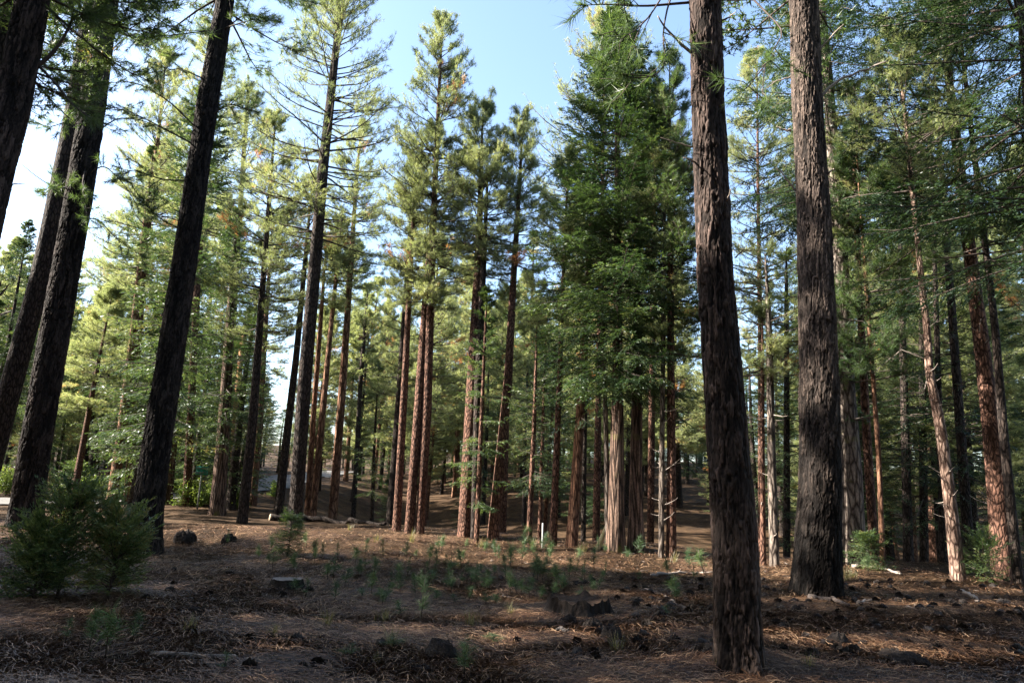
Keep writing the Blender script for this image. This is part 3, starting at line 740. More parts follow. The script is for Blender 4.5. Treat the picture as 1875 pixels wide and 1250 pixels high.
tree(CP, 'slender red-brown pine leaning right with a small pointed top beside the big green cedar',
     [(902, 987, 23), (930, 700, 17), (941, 500, 12), (952, 330, 7), (958, 210, 1)], 16, 'bark_red', crown='pine', y0=520, R=1.5, seed=46, top_py=210, tone=-0.12, peak=0.25, dens=0.95)
tree(CP, 'slim reddish pine left of the dark twin pair, its crown starting halfway up',
     [(726, 971, 16), (741, 700, 13), (751, 500, 9), (756, 420, 7)], 14, 'bark_red', crown='pine', y0=560, R=1.5, seed=47)
tree(CP, 'evenly sunlit pinkish pine trunk between the dark open pine and the centre group',
     [(609, 950, 16), (628, 700, 13), (643, 470, 9), (655, 300, 5), (662, 225, 1)], 17, 'bark_orange', crown='pine', y0=520, R=2.0, seed=48, top_py=225, brown=0.06, dens=0.9)
tree(CP, 'thin reddish pine, left one of two just right of the dark open pine',
     [(562, 948, 11), (574, 760, 10), (586, 600, 8)], 13.5, 'bark_orange', crown='pine', y0=560, R=1.6, seed=49)
tree(CP, 'thin reddish pine, right one of two just right of the dark open pine',
     [(572, 950, 12), (590, 760, 11), (606, 600, 8)], 14.5, 'bark_orange', crown='pine', y0=560, R=1.6, seed=50)
tree(CP, 'half-lit leaning pine touching the left side of the dark open pine',
     [(508, 950, 17), (525, 800, 14), (543, 650, 11), (553, 540, 9)], 16, 'bark_grey', crown='pine', y0=500, R=1.8, seed=51)
tree(CP, 'tall dark pine with many thin side branches, right of the cedar in the road gap',
     [(443, 957, 20), (462, 780, 17), (478, 560, 12), (492, 380, 8), (505, 210, 2)], 17, 'bark_grey', crown='pine', y0=640, R=2.3, seed=52, top_py=200, dens=0.95, brown=0.05, tone=-0.05)
tree('incense_cedar', 'stout dark cedar trunk right of the green sign, skirted with low foliage',
     [(397, 943, 26), (408, 800, 22), (418, 640, 17)], 14, 'bark_cedar', crown='cedar', y0=800, R=2.3, seed=53, flare=1.25, tone=-0.12, peak=0.25, dens=1.5, twigs=24)
tree('incense_cedar', 'reddish cedar trunk half hidden behind the dark leaning pine by the sign',
     [(304, 922, 20), (318, 780, 17), (334, 600, 13)], 15, 'bark_cedar', crown='cedar', y0=800, R=2.6, seed=54, flare=1.2, tone=-0.1, dens=1.5, twigs=22)
tree('incense_cedar', 'orange-brown cedar trunk between the two dark leaning pines on the left',
     [(205, 922, 20), (226, 770, 17), (245, 610, 14), (262, 450, 11)], 19, 'bark_orange', crown='cedar', y0=830, R=2.6, seed=55, flare=1.2, tone=-0.05, dens=1.1, twigs=20)
tree(CP, 'slim grey pine trunk behind the orange-brown cedar on the left',
     [(232, 882, 11), (242, 770, 10)], 16, 'bark_grey', crown='pine', z0=6, R=1.8, seed=56, dist=50, n=14, width=0.03)
tree(CP, 'orange pine trunk peeking out behind the dark thin-branched pine by the road',
     [(462, 925, 14), (474, 780, 13), (486, 600, 9)], 16, 'bark_orange', crown='pine', y0=700, R=1.9, seed=57)
tree(CP, 'shaded pine with a few low green boughs, left of the slim reddish pine',
     [(714, 948, 13), (728, 760, 11), (738, 600, 8)], 15, 'bark_grey', crown='pine', y0=800, R=1.3, seed=58, dens=0.5)
tree('young_cedar', 'small bright green pointed cedar behind the log, left of centre',
     [(681, 951, 7), (686, 800, 5), (694, 665, 1)], 6, 'bark_grey', crown='cedar', y0=900, R=1.1, seed=59, top_py=660, tone=0.2, leaf=0.09)
tree(CP, 'dark far pine with a bare lower stem in the gap left of centre',
     [(652, 892, 9), (660, 700, 8), (668, 600, 6)], 16, 'bark_grey', crown='pine', y0=700, R=1.6, seed=60, dist=48, n=14, width=0.03)
tree('young_fir', 'thin fir with low foliage squeezed between two red-brown pines at centre',
     [(873, 980, 10), (880, 800, 8), (888, 620, 5)], 8.5, 'bark_red', crown='cedar', y0=930, R=0.9, seed=61, dist=23, dens=0.8)
tree(CP, 'thick short-looking trunk in shade behind the slender leaning pine at centre',
     [(921, 962, 15), (926, 800, 12)], 13, 'bark_red', crown='pine', z0=6.5, R=1.5, seed=62, dist=33)
for k_, (x_, y_, w_, tx_, sd, tp_, R_) in enumerate([(968, 1000, 11, 978, 63, 560, 1.15), (988, 992, 9, 994, 64, 600, 1.0), (996, 990, 8, 1010, 65, 640, 0.9)]):
    tree('young_fir', ['tallest of three young firs clustered behind the white stake', 'middle stem of the three young firs clustered behind the white stake',
                       'smallest of three young firs clustered behind the white stake, leaning right'][k_],
         [(x_, y_, w_), (tx_, 780, w_ * .7), (tx_ + 6, tp_, 1)], 8, 'bark_red', crown='fir', y0=900, R=R_, seed=sd, dist=22.5 + k_, top_py=tp_, dens=1.1, twigs=12, tone=0.1)
tree(CP, 'slim red-brown trunk right of the young fir cluster',
     [(1012, 1000, 15), (1018, 850, 12), (1024, 700, 10)], 13, 'bark_red', crown='pine', y0=620, R=1.3, seed=66)
tree(CP, 'short-looking red-orange trunk leaning right, left of the big cedar',
     [(1046, 1001, 24), (1056, 860, 20), (1063, 740, 16)], 14, 'bark_orange', crown='fir', y0=770, R=1.3, seed=67, dens=0.7)
tree(CP, 'thin pale-sided trunk right behind the red-orange leaning trunk',
     [(1068, 990, 9), (1070, 850, 8)], 13, 'bark_grey', crown='pine', y0=560, R=1.2, seed=68, dist=24)
tree(CP, 'tall yellow-green pine filling the gap between the two dark leaning pines', [(236, 905, 14), (262, 500, 10), (290, 250, 6), (305, 95, 1)], 25, 'bark_orange', crown='pine', y0=560, R=2.9, seed=101, dist=40, top_py=95, tone=0.1, dens=0.9, size=0.2, brown=0.02)
tree(CP, 'very tall bushy pine right behind the top of the dark left leaning pine', [(345, 900, 14), (362, 500, 11), (385, 200, 8), (398, -10, 4)], 27, 'bark_red', crown='pine', y0=520, R=3.2, seed=102, dist=38, tone=0.0, dens=0.9, size=0.2)
tree(CP, 'broad tall pine between the left leaning pine and the thin-branched dark pine', [(412, 900, 13), (432, 500, 10), (452, 200, 7), (466, 30, 3)], 26, 'bark_grey', crown='pine', y0=480, R=3.0, seed=103, dist=44, tone=0.0, dens=0.85, size=0.21)
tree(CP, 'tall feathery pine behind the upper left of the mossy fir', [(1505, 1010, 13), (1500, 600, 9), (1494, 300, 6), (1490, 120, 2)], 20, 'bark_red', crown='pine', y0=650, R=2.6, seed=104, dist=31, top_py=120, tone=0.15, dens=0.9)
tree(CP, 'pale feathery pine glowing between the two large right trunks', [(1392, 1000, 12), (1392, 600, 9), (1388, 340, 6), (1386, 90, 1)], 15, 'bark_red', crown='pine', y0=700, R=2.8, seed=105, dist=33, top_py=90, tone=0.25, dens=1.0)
CED = tree('incense_cedar', 'big full green cedar with stringy bark sunlit on its left side, right of centre',
     [(1127, 1007, 34), (1129, 860, 27), (1131, 700, 20), (1131, 500, 16), (1130, 300, 10), (1130, 120, 6), (1128, 22, 1)], 17, 'bark_cedar', crown='cedar', y0=720, R=2.95, seed=70,
     top_py=22, flare=1.15, dens=2.2, peak=0.3, twigs=28, q=22, leaf=0.125, tone=-0.12, ragged=0.3)
tree('incense_cedar', 'narrow pale trunk joined to the left side of the big cedar',
     [(1113, 1002, 11), (1110, 800, 10), (1106, 650, 7)], 10, 'bark_moss', crown='cedar', y0=650, R=1.3, seed=71, dist=20.5)
tree('incense_cedar', 'rust-brown cedar trunk close on the right of the big green cedar',
     [(1165, 1004, 28), (1165, 850, 22), (1168, 600, 16)], 15, 'bark_cedar', crown='cedar', y0=640, R=1.9, seed=72, flare=1.4, tone=-0.15)
tree(CP, 'tall bushy yellow-green pine rising behind the left side of the big cedar',
     [(1092, 960, 14), (1098, 600, 10), (1104, 300, 6), (1108, 30, 1)], 22, 'bark_red', crown='pine', y0=640, R=3.6, seed=73, dist=29, top_py=26, dens=1.2, tone=0.15, peak=0.5, twigs=10)
tree(CP, 'tall pine rising behind the right side of the big cedar',
     [(1190, 960, 14), (1195, 600, 10), (1200, 100, 5)], 21, 'bark_red', crown='pine', y0=500, R=2.7, seed=74, dist=30, dens=1.0)
tree(CP, 'thin pale-lit trunk, left one of the pair between big cedar and nearest pine',
     [(1211, 1020, 11), (1212, 850, 10), (1214, 660, 8)], 14, 'bark_moss', crown='pine', y0=640, R=1.2, seed=75, stubs=14, stub_r=(0.2, 0.6))
tree(CP, 'reddish trunk, right one of the pair between big cedar and nearest pine',
     [(1229, 1021, 19), (1229, 850, 16), (1228, 600, 13)], 15.5, 'bark_red', crown='pinedark', y0=660, R=1.7, seed=76, stubs=6)
T7 = tree('douglas_fir', 'mossy fir trunk half sunlit close behind the big scorched pine',
     [(1566, 1034, 40), (1560, 860, 37), (1548, 700, 33), (1536, 420, 26), (1524, 260, 20)], 20, 'bark_moss', crown='fir', y0=420, R=3.4, seed=77, dens=1.1, twigs=34, q=28,
     leaf=0.11, tone=-0.2, droop=0.4, stubs=6, flare=1.35)
T8 = tree('ponderosa_pine', 'crooked pale sunlit trunk bristling with short dead twigs, right side',
     [(1754, 1056, 24), (1738, 900, 20), (1719, 757, 17), (1701, 690, 14), (1699, 610, 12), (1689, 529, 11), (1680, 440, 9)], 14.5, 'bark_pale', crown='pine', y0=470, R=1.9, seed=78, dist=19.4,
     stubs=26, stub_r=(0.15, 0.5), dens=0.7, tone=-0.05)
stub_px(T8, [(1700, 690), (1690, 720), (1684, 700)], 0.2, 0.02)
stub_px(T8, [(1701, 660), (1650, 640), (1620, 665), (1600, 680)], 0.4, 0.016, True)
T9 = tree('ponderosa_pine', 'curved reddish-brown large trunk near the right edge beside the low shrub',
     [(1836, 1056, 36), (1826, 900, 33), (1812, 757, 29), (1796, 620, 26), (1780, 500, 23), (1768, 400, 20)], 19, 'bark_red', crown='pinedark', y0=430, R=2.8, seed=79, dist=21.3, stubs=10, tone=0.05)
tree(CP, 'darker trunk close behind the right side of the curved reddish-brown trunk',
     [(1862, 1035, 17), (1838, 800, 16), (1822, 600, 13), (1810, 500, 11)], 17, 'bark_grey', crown='pinedark', y0=480, R=2.2, seed=80, dist=20)
tree(CP, 'lit pine with wide bare lower limbs, the thicker of two between the large pines',
     [(1418, 1036, 17), (1413, 860, 15), (1410, 700, 13), (1407, 560, 10), (1404, 515, 5)], 8.3, 'bark_moss', crown='pine', y0=700, R=1.7, seed=81, dens=0.55, twigs=7, brown=0.08, stubs=8, tone=0.05)
tree(CP, 'thin pale lit trunk, the thinner of two between the large pines',
     [(1397, 1033, 11), (1396, 860, 9), (1396, 680, 7)], 6.5, 'bark_red', crown='pine', z0=4.6, R=0.9, seed=82, stubs=8, dens=0.6)
tree(CP, 'reddish leaning trunk just right of the mossy fir trunk',
     [(1603, 1036, 17), (1590, 850, 15), (1581, 680, 13), (1574, 529, 10)], 14, 'bark_red', crown='pine', y0=520, R=1.7, seed=83, stubs=8)
tree(CP, 'thinner orange trunk right behind the reddish leaning trunk',
     [(1616, 1030, 10), (1610, 850, 9), (1602, 740, 8)], 12, 'bark_orange', crown='pinedark', y0=780, R=1.2, seed=84, dist=20)
for k_, (lab, x_, w_, x2, ty_, d_, R_) in enumerate([
    ('upright dark trunk in deep shade, left of the crooked pale trunk', 1664, 17, 1655, 200, 27, 2.2),
    ('narrow dark trunk in deep shade touching the left side of the crooked pale trunk', 1728, 13, 1718, 260, 26, 2.0),
    ('black shaded trunk between the crooked pale trunk and the curved reddish-brown trunk', 1776, 20, 1752, 160, 25, 2.2)]):
    tree('douglas_fir', lab, [(x_, 1035, w_), (x2, 700, w_ * .75)], 15 + k_, 'bark_grey', crown='fir', y0=900, R=R_, seed=90 + k_, dist=d_, dens=0.6, tone=-0.15, twigs=16, leaf=0.12)
tree('douglas_fir', 'large dark fir filling the upper right corner with drooping boughs',
     [(1930, 1040, 30), (1900, 400, 22), (1870, 0, 16)], 20, 'bark_grey', crown='fir', y0=560, R=4.6, seed=94, dist=17, dens=0.85, twigs=38, q=30, leaf=0.12, tone=-0.25, peak=0.5)
tree('douglas_fir', 'leafy green fir filling the gap between the two large pines',
     [(1440, 1020, 14), (1440, 600, 9)], 12, 'bark_grey', crown='cedar', y0=1000, R=2.2, seed=95, dist=27, dens=1.0, tone=0.15, peak=0.3)
tree('douglas_fir', 'dense dark fir behind the crooked pale trunk, its boughs reaching low',
     [(1690, 1010, 16), (1688, 600, 10)], 10.5, 'bark_grey', crown='fir', y0=960, R=3.0, seed=96, dist=28, dens=0.7, tone=0.1)

# ------------------------------------------------------------------ forest behind: a few kinds, copied
def proto(kind, crown, H, z0, R, bark, seed, **kw):
    rng = np.random.default_rng(seed)
    zz = np.array([0, H * .5, H]); P = np.stack([0.15 * np.sin(zz * .2 + seed), 0.15 * np.cos(zz * .17 + seed), zz], 1); P[:, :2] -= P[0, :2]
    me = trunk_mesh(P, np.array([0.22, 0.15, 0.015]), M[bark], sides=10, step=0.6, seed=seed)
    cen = lambda q: np.stack([np.interp(q, P[:, 2], P[:, 0]), np.interp(q, P[:, 2], P[:, 1]), np.asarray(q, float)], -1)
    acc = Acc()
    fm, fn = {'pine': ('pine', crown_pine), 'pinedark': ('pine_dark', crown_pine), 'fir': ('fir', crown_fir), 'cedar': ('cedar', crown_fir)}[crown]
    fn(rng, acc, cen, z0, H, R, **kw)
    return kind, me, acc.mesh('crown', [M['limb'], M[fm]]), H
PR = []
for s_ in range(5):
    PR.append(proto('pine_tree', 'pine', 20, [6, 7.5, 5, 8.5, 4][s_], [2.5, 2.1, 2.7, 2.2, 2.4][s_], ['bark_red', 'bark_grey', 'bark_orange', 'bark_red', 'bark_grey'][s_], 200 + s_,
                    size=0.24, n=15, width=0.019, dens=1.05, brown=0.02, tone=[0.1, 0.0, 0.15, 0.05, 0.1][s_], tufts_per=3, twigs=12))
for s_ in range(3):
    PR.append(proto('fir_tree', ['fir', 'cedar', 'fir'][s_], 18, [2.0, 1.5, 3.5][s_], [2.7, 2.4, 2.3][s_], 'bark_grey', 210 + s_, leaf=0.19, twigs=14, q=13, dens=0.85, tone=0.05))
first = [True] * len(PR)
def put(pi, B, H, label, group, rz, wide=1.0, cat='tree'):
    kind, tm, cm, H0 = PR[pi]
    t = empty(kind, B, label, cat, group); s = H / H0
    sx = s * wide
    t.scale = (sx, sx, s); t.rotation_euler = (0, 0, rz)
    meshobj('trunk', tm, t); meshobj('crown', cm, t)
    return t
rb = random.Random(4)
placed = [(v[1][0], v[1][1]) for v in TREES.values()]
def ytop(px):
    if px < 60: return rb.uniform(380, 560)
    if px < 180: return rb.uniform(470, 640)
    if px < 350: return rb.uniform(120, 420)
    if px < 620: return rb.uniform(150, 480)
    if px < 740: return rb.uniform(330, 620)
    if px < 1010: return rb.uniform(400, 680)
    if px < 1250: return rb.uniform(260, 600)
    if px < 1420: return rb.uniform(120, 560)
    return rb.uniform(230, 620) if rb.random() < 0.8 else rb.uniform(80, 300)
cnt = 0; tries = 0
while cnt < 300 and tries < 30000:
    tries += 1
    px = rb.uniform(-250, 2150)
    low = cnt > 150
    d = 31 + 85 * rb.random() ** 1.25
    if low: d = 42 + 75 * rb.random(); px = rb.uniform(-250, 1300) if rb.random() < 0.75 else px
    B = on_ground(px, d)
    if near_road(B[0], B[1]) or (330 < px < 560 and d < 60): continue
    if min((B[0] - a) ** 2 + (B[1] - b) ** 2 for a, b in placed) < 2.7 ** 2: continue
    if 560 < px < 1300 and d < (58 if low else 46) and rb.random() < 0.95: continue
    if px < 470 and d < 50 and rb.random() < 0.75: continue
    if low:
        H = rb.uniform(5, 10); k = rb.choice([2, 4, 5, 6, 6, 7])
    else:
        H = height_at(B, px, ytop(px))
        if not 7 < H < 27: continue
        if px > 1340 and rb.random() < 0.5: continue
        k = rb.randrange(5) if rb.random() < (0.85 if px > 1340 else 0.66) else 5 + rb.randrange(3)
    if low:
        lab, grp = ('young conifer leafy down to the ground among the distant trunks', 'young conifers among the distant trunks')
    elif k < 5: lab, grp = ('pine with a feathery pale green crown in the wood behind the front row', 'pines in the wood behind the front row')
    else: lab, grp = ('dark conical fir in the wood behind the front row', 'firs in the wood behind the front row')
    put(k, B, H, lab, grp, rb.uniform(0, 6.28), rb.uniform(0.85, 1.25) * (1.0 if H > 11 else 1.5))
    placed.append((B[0], B[1])); cnt += 1
# understorey: leafy young trees that close the gaps low down
def fill(n, pxr, dr, Hr, ks, gap, group, label, wide=(1.2, 1.7)):
    c = 0
    for _ in range(n * 60):
        if c >= n: break
        px = rb.uniform(*pxr); B = on_ground(px, rb.uniform(*dr))
        if near_road(B[0], B[1], 2.6) or (430 < px < 545 and B[1] < 66): continue
        if min((B[0] - a) ** 2 + (B[1] - b) ** 2 for a, b in placed) < gap ** 2: continue
        put(rb.choice(ks), B, rb.uniform(*Hr), label, group, rb.uniform(0, 6.28), rb.uniform(*wide)); placed.append((B[0], B[1])); c += 1
fill(18, (1370, 2050), (27, 50), (7, 14), [5, 6, 7, 2, 4], 1.9, 'shady firs at the right', 'dark leafy fir closing the gap between trunks at the right', (1.2, 1.6))
fill(26, (-80, 420), (47, 85), (8, 14), [4, 5, 6, 6], 2.4, 'leafy trees beyond the road', 'leafy green tree beyond the road at the left')
fill(12, (180, 430), (40, 56), (6, 10), [6, 5], 2.2, 'leafy trees beyond the road', 'leafy green tree beyond the road at the left')
fill(44, (540, 1340), (72, 112), (8, 13), [2, 4, 4, 6, 0], 2.6, 'pale young trees on the far slope', 'pale leafy young tree on the far slope behind the centre trunks')
fill(16, (540, 1340), (46, 66), (11, 16), [2, 4], 2.8, 'pale young trees on the far slope', 'pale leafy young tree on the far slope behind the centre trunks', (0.9, 1.2))
fill(8, (170, 420), (36, 46), (8, 13), [6, 5, 6], 2.4, 'leafy trees beyond the road', 'leafy green tree beyond the road at the left')
fill(3, (540, 1340), (44, 64), (3, 6), [6, 5, 4], 2.6, 'young trees on the near slope', 'small green conifer on the slope behind the centre trunks', (1.3, 1.6))
# pines standing outside the frame on the left: they shade the clearing
sh = []
for k_ in range(900):
    x_, y_ = rb.uniform(-56, 30), rb.uniform(-24, 24)
    # keep the view cone and a path round the camera clear
    if y_ > -3 and abs(x_) < 0.95 * max(y_, 0) + 9.0: continue
    if x_ > 12 and y_ > 4: continue
    if math.hypot(x_, y_) < 6.5: continue
    if x_ < 0 and ((abs(y_ - 8.0 - 0.035 * x_) < 0.9) or (abs(y_ - 17.3 - 0.035 * x_) < 2.3)): continue       # lanes the low sun shines along
    if min([(x_ - a) ** 2 + (y_ - b) ** 2 for a, b in sh] + [99]) < 3.9 ** 2: continue
    sh.append((x_, y_))
for k_, (x_, y_) in enumerate(sh):
    H_ = rb.uniform(16, 23)
    put(k_ % 5 if k_ % 3 else 5 + k_ % 3, (x_, y_, float(terrain(x_, y_))), H_, 'pine standing beside the clearing, outside the picture', 'pines around the clearing', k_ * 1.3, 1.35)

# ------------------------------------------------------------------ ground cover of fallen needles
rg = np.random.default_rng(31)
M['litter'] = tint_mat('fallen_needles', [(0.0, (0.018, 0.010, 0.006)), (0.35, (0.052, 0.025, 0.013)), (0.75, (0.118, 0.06, 0.031)), (1.0, (0.29, 0.185, 0.11))], 0.5)
def strands(N, rmin, rmax, L, w0, w1, tint_mu, lift):
    r = rmin * (rmax / rmin) ** rg.random(N)
    th = rg.uniform(RAD(-46), RAD(46), N)
    x, y = r * np.sin(th), r * np.cos(th)
    keep = y < crest(x) + 3
    r, x, y = r[keep], x[keep], y[keep]; N = len(r)
    flow = 6.28 * fbm(x * 0.6, y * 0.6, 2)
    a = flow + rg.normal(0, 1.0, N)
    l = L * rg.uniform(0.6, 1.25, N); bend = rg.normal(0, 0.35, N)
    dx, dy = np.cos(a), np.sin(a)
    pts = []
    for q in (-0.5, 0.0, 0.5):
        px_ = x + dx * l * q - dy * bend * l * (0.25 - q * q); py_ = y + dy * l * q + dx * bend * l * (0.25 - q * q)
        pts.append((px_, py_))
    tilt = rg.normal(0, 0.12, N)
    w = (w0 + w1 * r) * rg.uniform(0.7, 1.3, N) * 0.5
    base = rg.random(N) ** 2 * lift + 0.014
    V = np.zeros((N, 6, 3))
    for i_, (qx, qy) in enumerate(pts):
        z = terrain(qx, qy) + base + tilt * l * (i_ - 1) * 0.5 + (0.012 if i_ == 1 else 0)
        V[:, 2 * i_] = np.stack([qx - dy * w, qy + dx * w, z], 1); V[:, 2 * i_ + 1] = np.stack([qx + dy * w, qy - dx * w, z + 0.002], 1)
    b0 = np.arange(N)[:, None] * 6
    Fq = np.concatenate([b0 + [0, 1, 3, 2], b0 + [2, 3, 5, 4]])
    patch = 0.28 * fbm(x * 0.9 + 40, y * 0.9, 3)
    t = np.repeat(np.clip(rg.normal(tint_mu, 0.34, N) + patch, 0, 1), 6)
    return V.reshape(-1, 3), Fq, t
acc = Acc()
for args in [(190000, 4.2, 13, 0.16, 0.0024, 0.00036, 0.52, 0.05), (120000, 9, 27, 0.2, 0.0024, 0.00045, 0.52, 0.045)]:
    V, Fq, t = strands(*args); acc.add(V, [Fq], 0, t)
tag(meshobj('fallen_needles', acc.mesh('fallen_needles', [M['litter']])), 'rust brown litter of fallen pine needles covering the clearing', 'needle litter', kind='stuff')

# small twig and bark debris
M['debris'] = tint_mat('twig_debris', [(0.0, (0.02, 0.014, 0.012)), (0.6, (0.07, 0.05, 0.04)), (1.0, (0.27, 0.23, 0.2))], 0.8)
N = 5200
r = 4.5 * (26 / 4.5) ** rg.random(N); th = rg.uniform(RAD(-46), RAD(46), N)
x, y = r * np.sin(th), r * np.cos(th); k = (y < crest(x) + 2) & (rg.random(N) < 0.35 + 0.65 * sstep(-2, 4, x)); x, y = x[k], y[k]; N = len(x)
a = rg.uniform(0, 6.28, N); l = rg.lognormal(-2.6, 0.55, N)
P = np.stack([np.stack([x + np.cos(a) * l * q, y + np.sin(a) * l * q, 0 * x], 1) for q in (-1, 0, 1)], 1)
P[..., 2] = terrain(P[..., 0], P[..., 1]) + 0.012; P[:, 1] += rg.normal(0, 0.01, (N, 3))
acc = Acc(); V, Qs = tubes(P, np.repeat(rg.uniform(0.004, 0.012, (N, 1)), 3, 1), 4)
acc.add(V, Qs, 0, np.repeat(rg.random(N) ** 1.5, 12))
tag(meshobj('forest_litter', acc.mesh('forest_litter', [M['debris']])), 'scattered small dead twigs and bark bits on the needle litter', 'twig litter', kind='stuff')

# ------------------------------------------------------------------ pine cones
M['cone'] = tint_mat('pine_cone_scales', [(0.0, (0.010, 0.008, 0.007)), (0.6, (0.022, 0.016, 0.014)), (1.0, (0.055, 0.041, 0.035))], 0.7)
def cone_mesh(seed):
    g = np.random.default_rng(seed); acc = Acc(); n = 48
    f = (np.arange(n) + 0.5) / n; a = np.arange(n) * 2.39996 + g.normal(0, .1, n)
    prof = np.sin(np.pi * (0.12 + 0.8 * f)) ** 0.8
    ax = (f - 0.5) * 0.10
    c = np.stack([np.cos(a), np.sin(a)], 1)
    o = 0.018 * prof; e = 0.052 * prof * g.uniform(0.8, 1.15, n)
    root = np.stack([c[:, 0] * o * .3, c[:, 1] * o * .3, ax - 0.006], 1)
    tip = np.stack([c[:, 0] * e, c[:, 1] * e, ax + 0.014], 1)
    sd = np.stack([-c[:, 1], c[:, 0], 0 * f], 1) * (0.013 * prof + 0.003)[:, None]
    mid = root * 0.35 + tip * 0.65
    V = np.stack([root, mid - sd, tip, mid + sd, mid - sd * 0.9 + [0, 0, 0.005], mid + sd * 0.9 + [0, 0, 0.005]], 1).reshape(-1, 3)
    b = np.arange(n)[:, None] * 6
    t = np.tile([0.0, 0.4, 1.0, 0.4, 0.5, 0.5], n)
    acc.add(V, [b + [0, 1, 2, 3], ], 0, t)
    acc.add(V, [b + [0, 4, 2, 5], ], 0, t)
    Vt, Qt = tubes(np.array([[[0, 0, -0.055], [0, 0, 0], [0, 0, 0.05]]]), np.array([[0.012, 0.02, 0.006]]), 6); acc.add(Vt, Qt, 0, 0.1)
    V = np.concatenate(acc.v); acc.v = [V[:, [2, 0, 1]]]   # lies on its side
    return acc.mesh('pine_cone', [M['cone']], smooth=False)
CM = [cone_mesh(k) for k in range(3)]
rc = random.Random(12)
spots = []
while len(spots) < 225:
    x_, y_ = rc.uniform(1010, 1900), 1062 + 150 * rc.random() ** 1.2
    if y_ < 1056 + (x_ - 1010) * 0.012: continue
    if len(spots) > 200: x_, y_ = rc.uniform(250, 1000), rc.uniform(1030, 1240)
    p = hit(x_, y_)
    if p[1] < 9.5 and rc.random() < 0.6: continue
    if np.hypot(p[0] - T5[1][0], p[1] - T5[1][1]) < 0.4 or np.hypot(p[0] - T6[1][0], p[1] - T6[1][1]) < 0.6: continue
    spots.append(p)
for k_, p in enumerate(spots):
    o = meshobj('pine_cone', CM[k_ % 3]); o.location = (p[0], p[1], p[2] + 0.045)
    s_ = rc.uniform(0.85, 1.45); o.scale = (s_, s_, s_); o.rotation_euler = (rc.uniform(-0.4, 0.4), rc.uniform(-0.5, 0.5), rc.uniform(0, 6.28))
    tag(o, 'dark open pine cone lying on the brown needle litter', 'pine cone', 'pine cones scattered over the litter')

# ------------------------------------------------------------------ seedlings, saplings, shrubs and grass
def seedling_mesh(seed, h, full):
    g = np.random.default_rng(seed); acc = Acc()
    P = np.array([[[0, 0, -0.03], [g.normal(0, .01), g.normal(0, .01), h * .5], [g.normal(0, .02), g.normal(0, .02), h]]])
    V, Q = tubes(P, np.array([[0.006, 0.0045, 0.003]]), 4); acc.add(V, Q, 0)
    nt = int(3 + full * 7)
    pos = []; dr = []
    for i_ in range(nt):
        f = g.uniform(0.35, 0.95); az = g.uniform(0, 6.28); L = 0.22 * h * (1.25 - f) * (0.5 + full)
        b, _ = sample_curve(P, np.array([[f * 0.99]])); b = b[0, 0]
        d = norm(np.array([math.cos(az), math.sin(az), 0.7])); e = b + d * L
        V, Q = tubes(np.array([[b, (b + e) / 2, e]]), np.array([[0.004, 0.003, 0.002]]), 3); acc.add(V, Q, 0)
        pos += [e, (b + e) / 2]; dr += [d, d]
    for f in np.linspace(0.6, 0.995, 4):
        b, _ = sample_curve(P, np.array([[f]])); pos.append(b[0, 0]); dr.append(np.array([0, 0, 1.0]))
    pos = np.array(pos); dr = np.array(dr)
    tufts(g, acc, pos, dr, g.uniform(0.09, 0.17, len(pos)), 15, 0.0042, np.clip(g.normal(0.4 + 0.2 * (seed % 3 == 0), 0.15, len(pos)), 0, 1))
    return acc.mesh('pine_seedling', [M['limb'], M['seedling']])
SM = [seedling_mesh(300 + k, [0.32, 0.45, 0.55, 0.38, 0.6, 0.5][k], [0.3, 0.5, 0.9, 0.7, 1.0, 0.2][k]) for k in range(6)]
SH = [0.32, 0.45, 0.55, 0.38, 0.6, 0.5]
rs_ = random.Random(77)
sp = [(498, 1012, 40), (575, 1030, 36), (650, 1037, 48), (612, 1105, 48), (680, 1092, 58), (735, 1082, 60), (700, 1112, 40), (785, 1037, 50), (845, 1042, 50),
      (820, 1072, 52), (870, 1078, 46), (925, 1062, 60), (955, 1032, 62), (975, 1062, 68), (1000, 1052, 55), (1020, 1078, 62), (1042, 1062, 52), (1060, 1032, 42), (890, 1112, 38),
      (1105, 1022, 42), (1170, 1027, 58), (1150, 1032, 40), (415, 1002, 40), (540, 1092, 40), (562, 1003, 36), (735, 1132, 40), (1220, 1132, 30), (1290, 1052, 60), (1262, 1045, 50),
      (160, 1200, 90), (192, 1212, 110), (240, 1180, 60), (120, 1180, 50), (850, 1240, 60), (640, 1210, 36), (722, 1190, 34), (850, 1215, 60), (408, 1232, 44), (1500, 1070, 30), (1590, 1050, 40), (905, 1180, 24), (660, 1060, 45), (630, 1080, 50), (600, 1065, 45)]
for _ in range(100):
    x_ = rs_.gauss(850, 215); y_ = rs_.uniform(1006, 1110)
    if 470 < x_ < 1300: sp.append((x_, y_, rs_.uniform(24, 58)))
for k_, (x_, y_, hp) in enumerate(sp):
    p = hit(x_, y_); hgt = 0.82 * hp / FPX * np.linalg.norm(p - CAM)
    v = rs_.randrange(6); o = meshobj('pine_seedling', SM[v]); o.location = p
    s_ = hgt / (SH[v] + 0.06); w_ = max(s_, 0.8) * rs_.uniform(0.95, 1.25); o.scale = (w_, w_, s_); o.rotation_euler = (rs_.gauss(0, .12), rs_.gauss(0, .12), rs_.uniform(0, 6.28))
    tag(o, 'small long-needled pine seedling sprouting from the needle litter', 'seedling', 'pine seedlings in the clearing')
o = meshobj('pine_seedling', seedling_mesh(330, 0.42, 0.25)); o.location = hit(770, 1137); o.scale = (1.15, 1.15, 1.2)
tag(o, 'bright pine seedling with a starburst top on a bare stem, centre of the clearing', 'seedling')

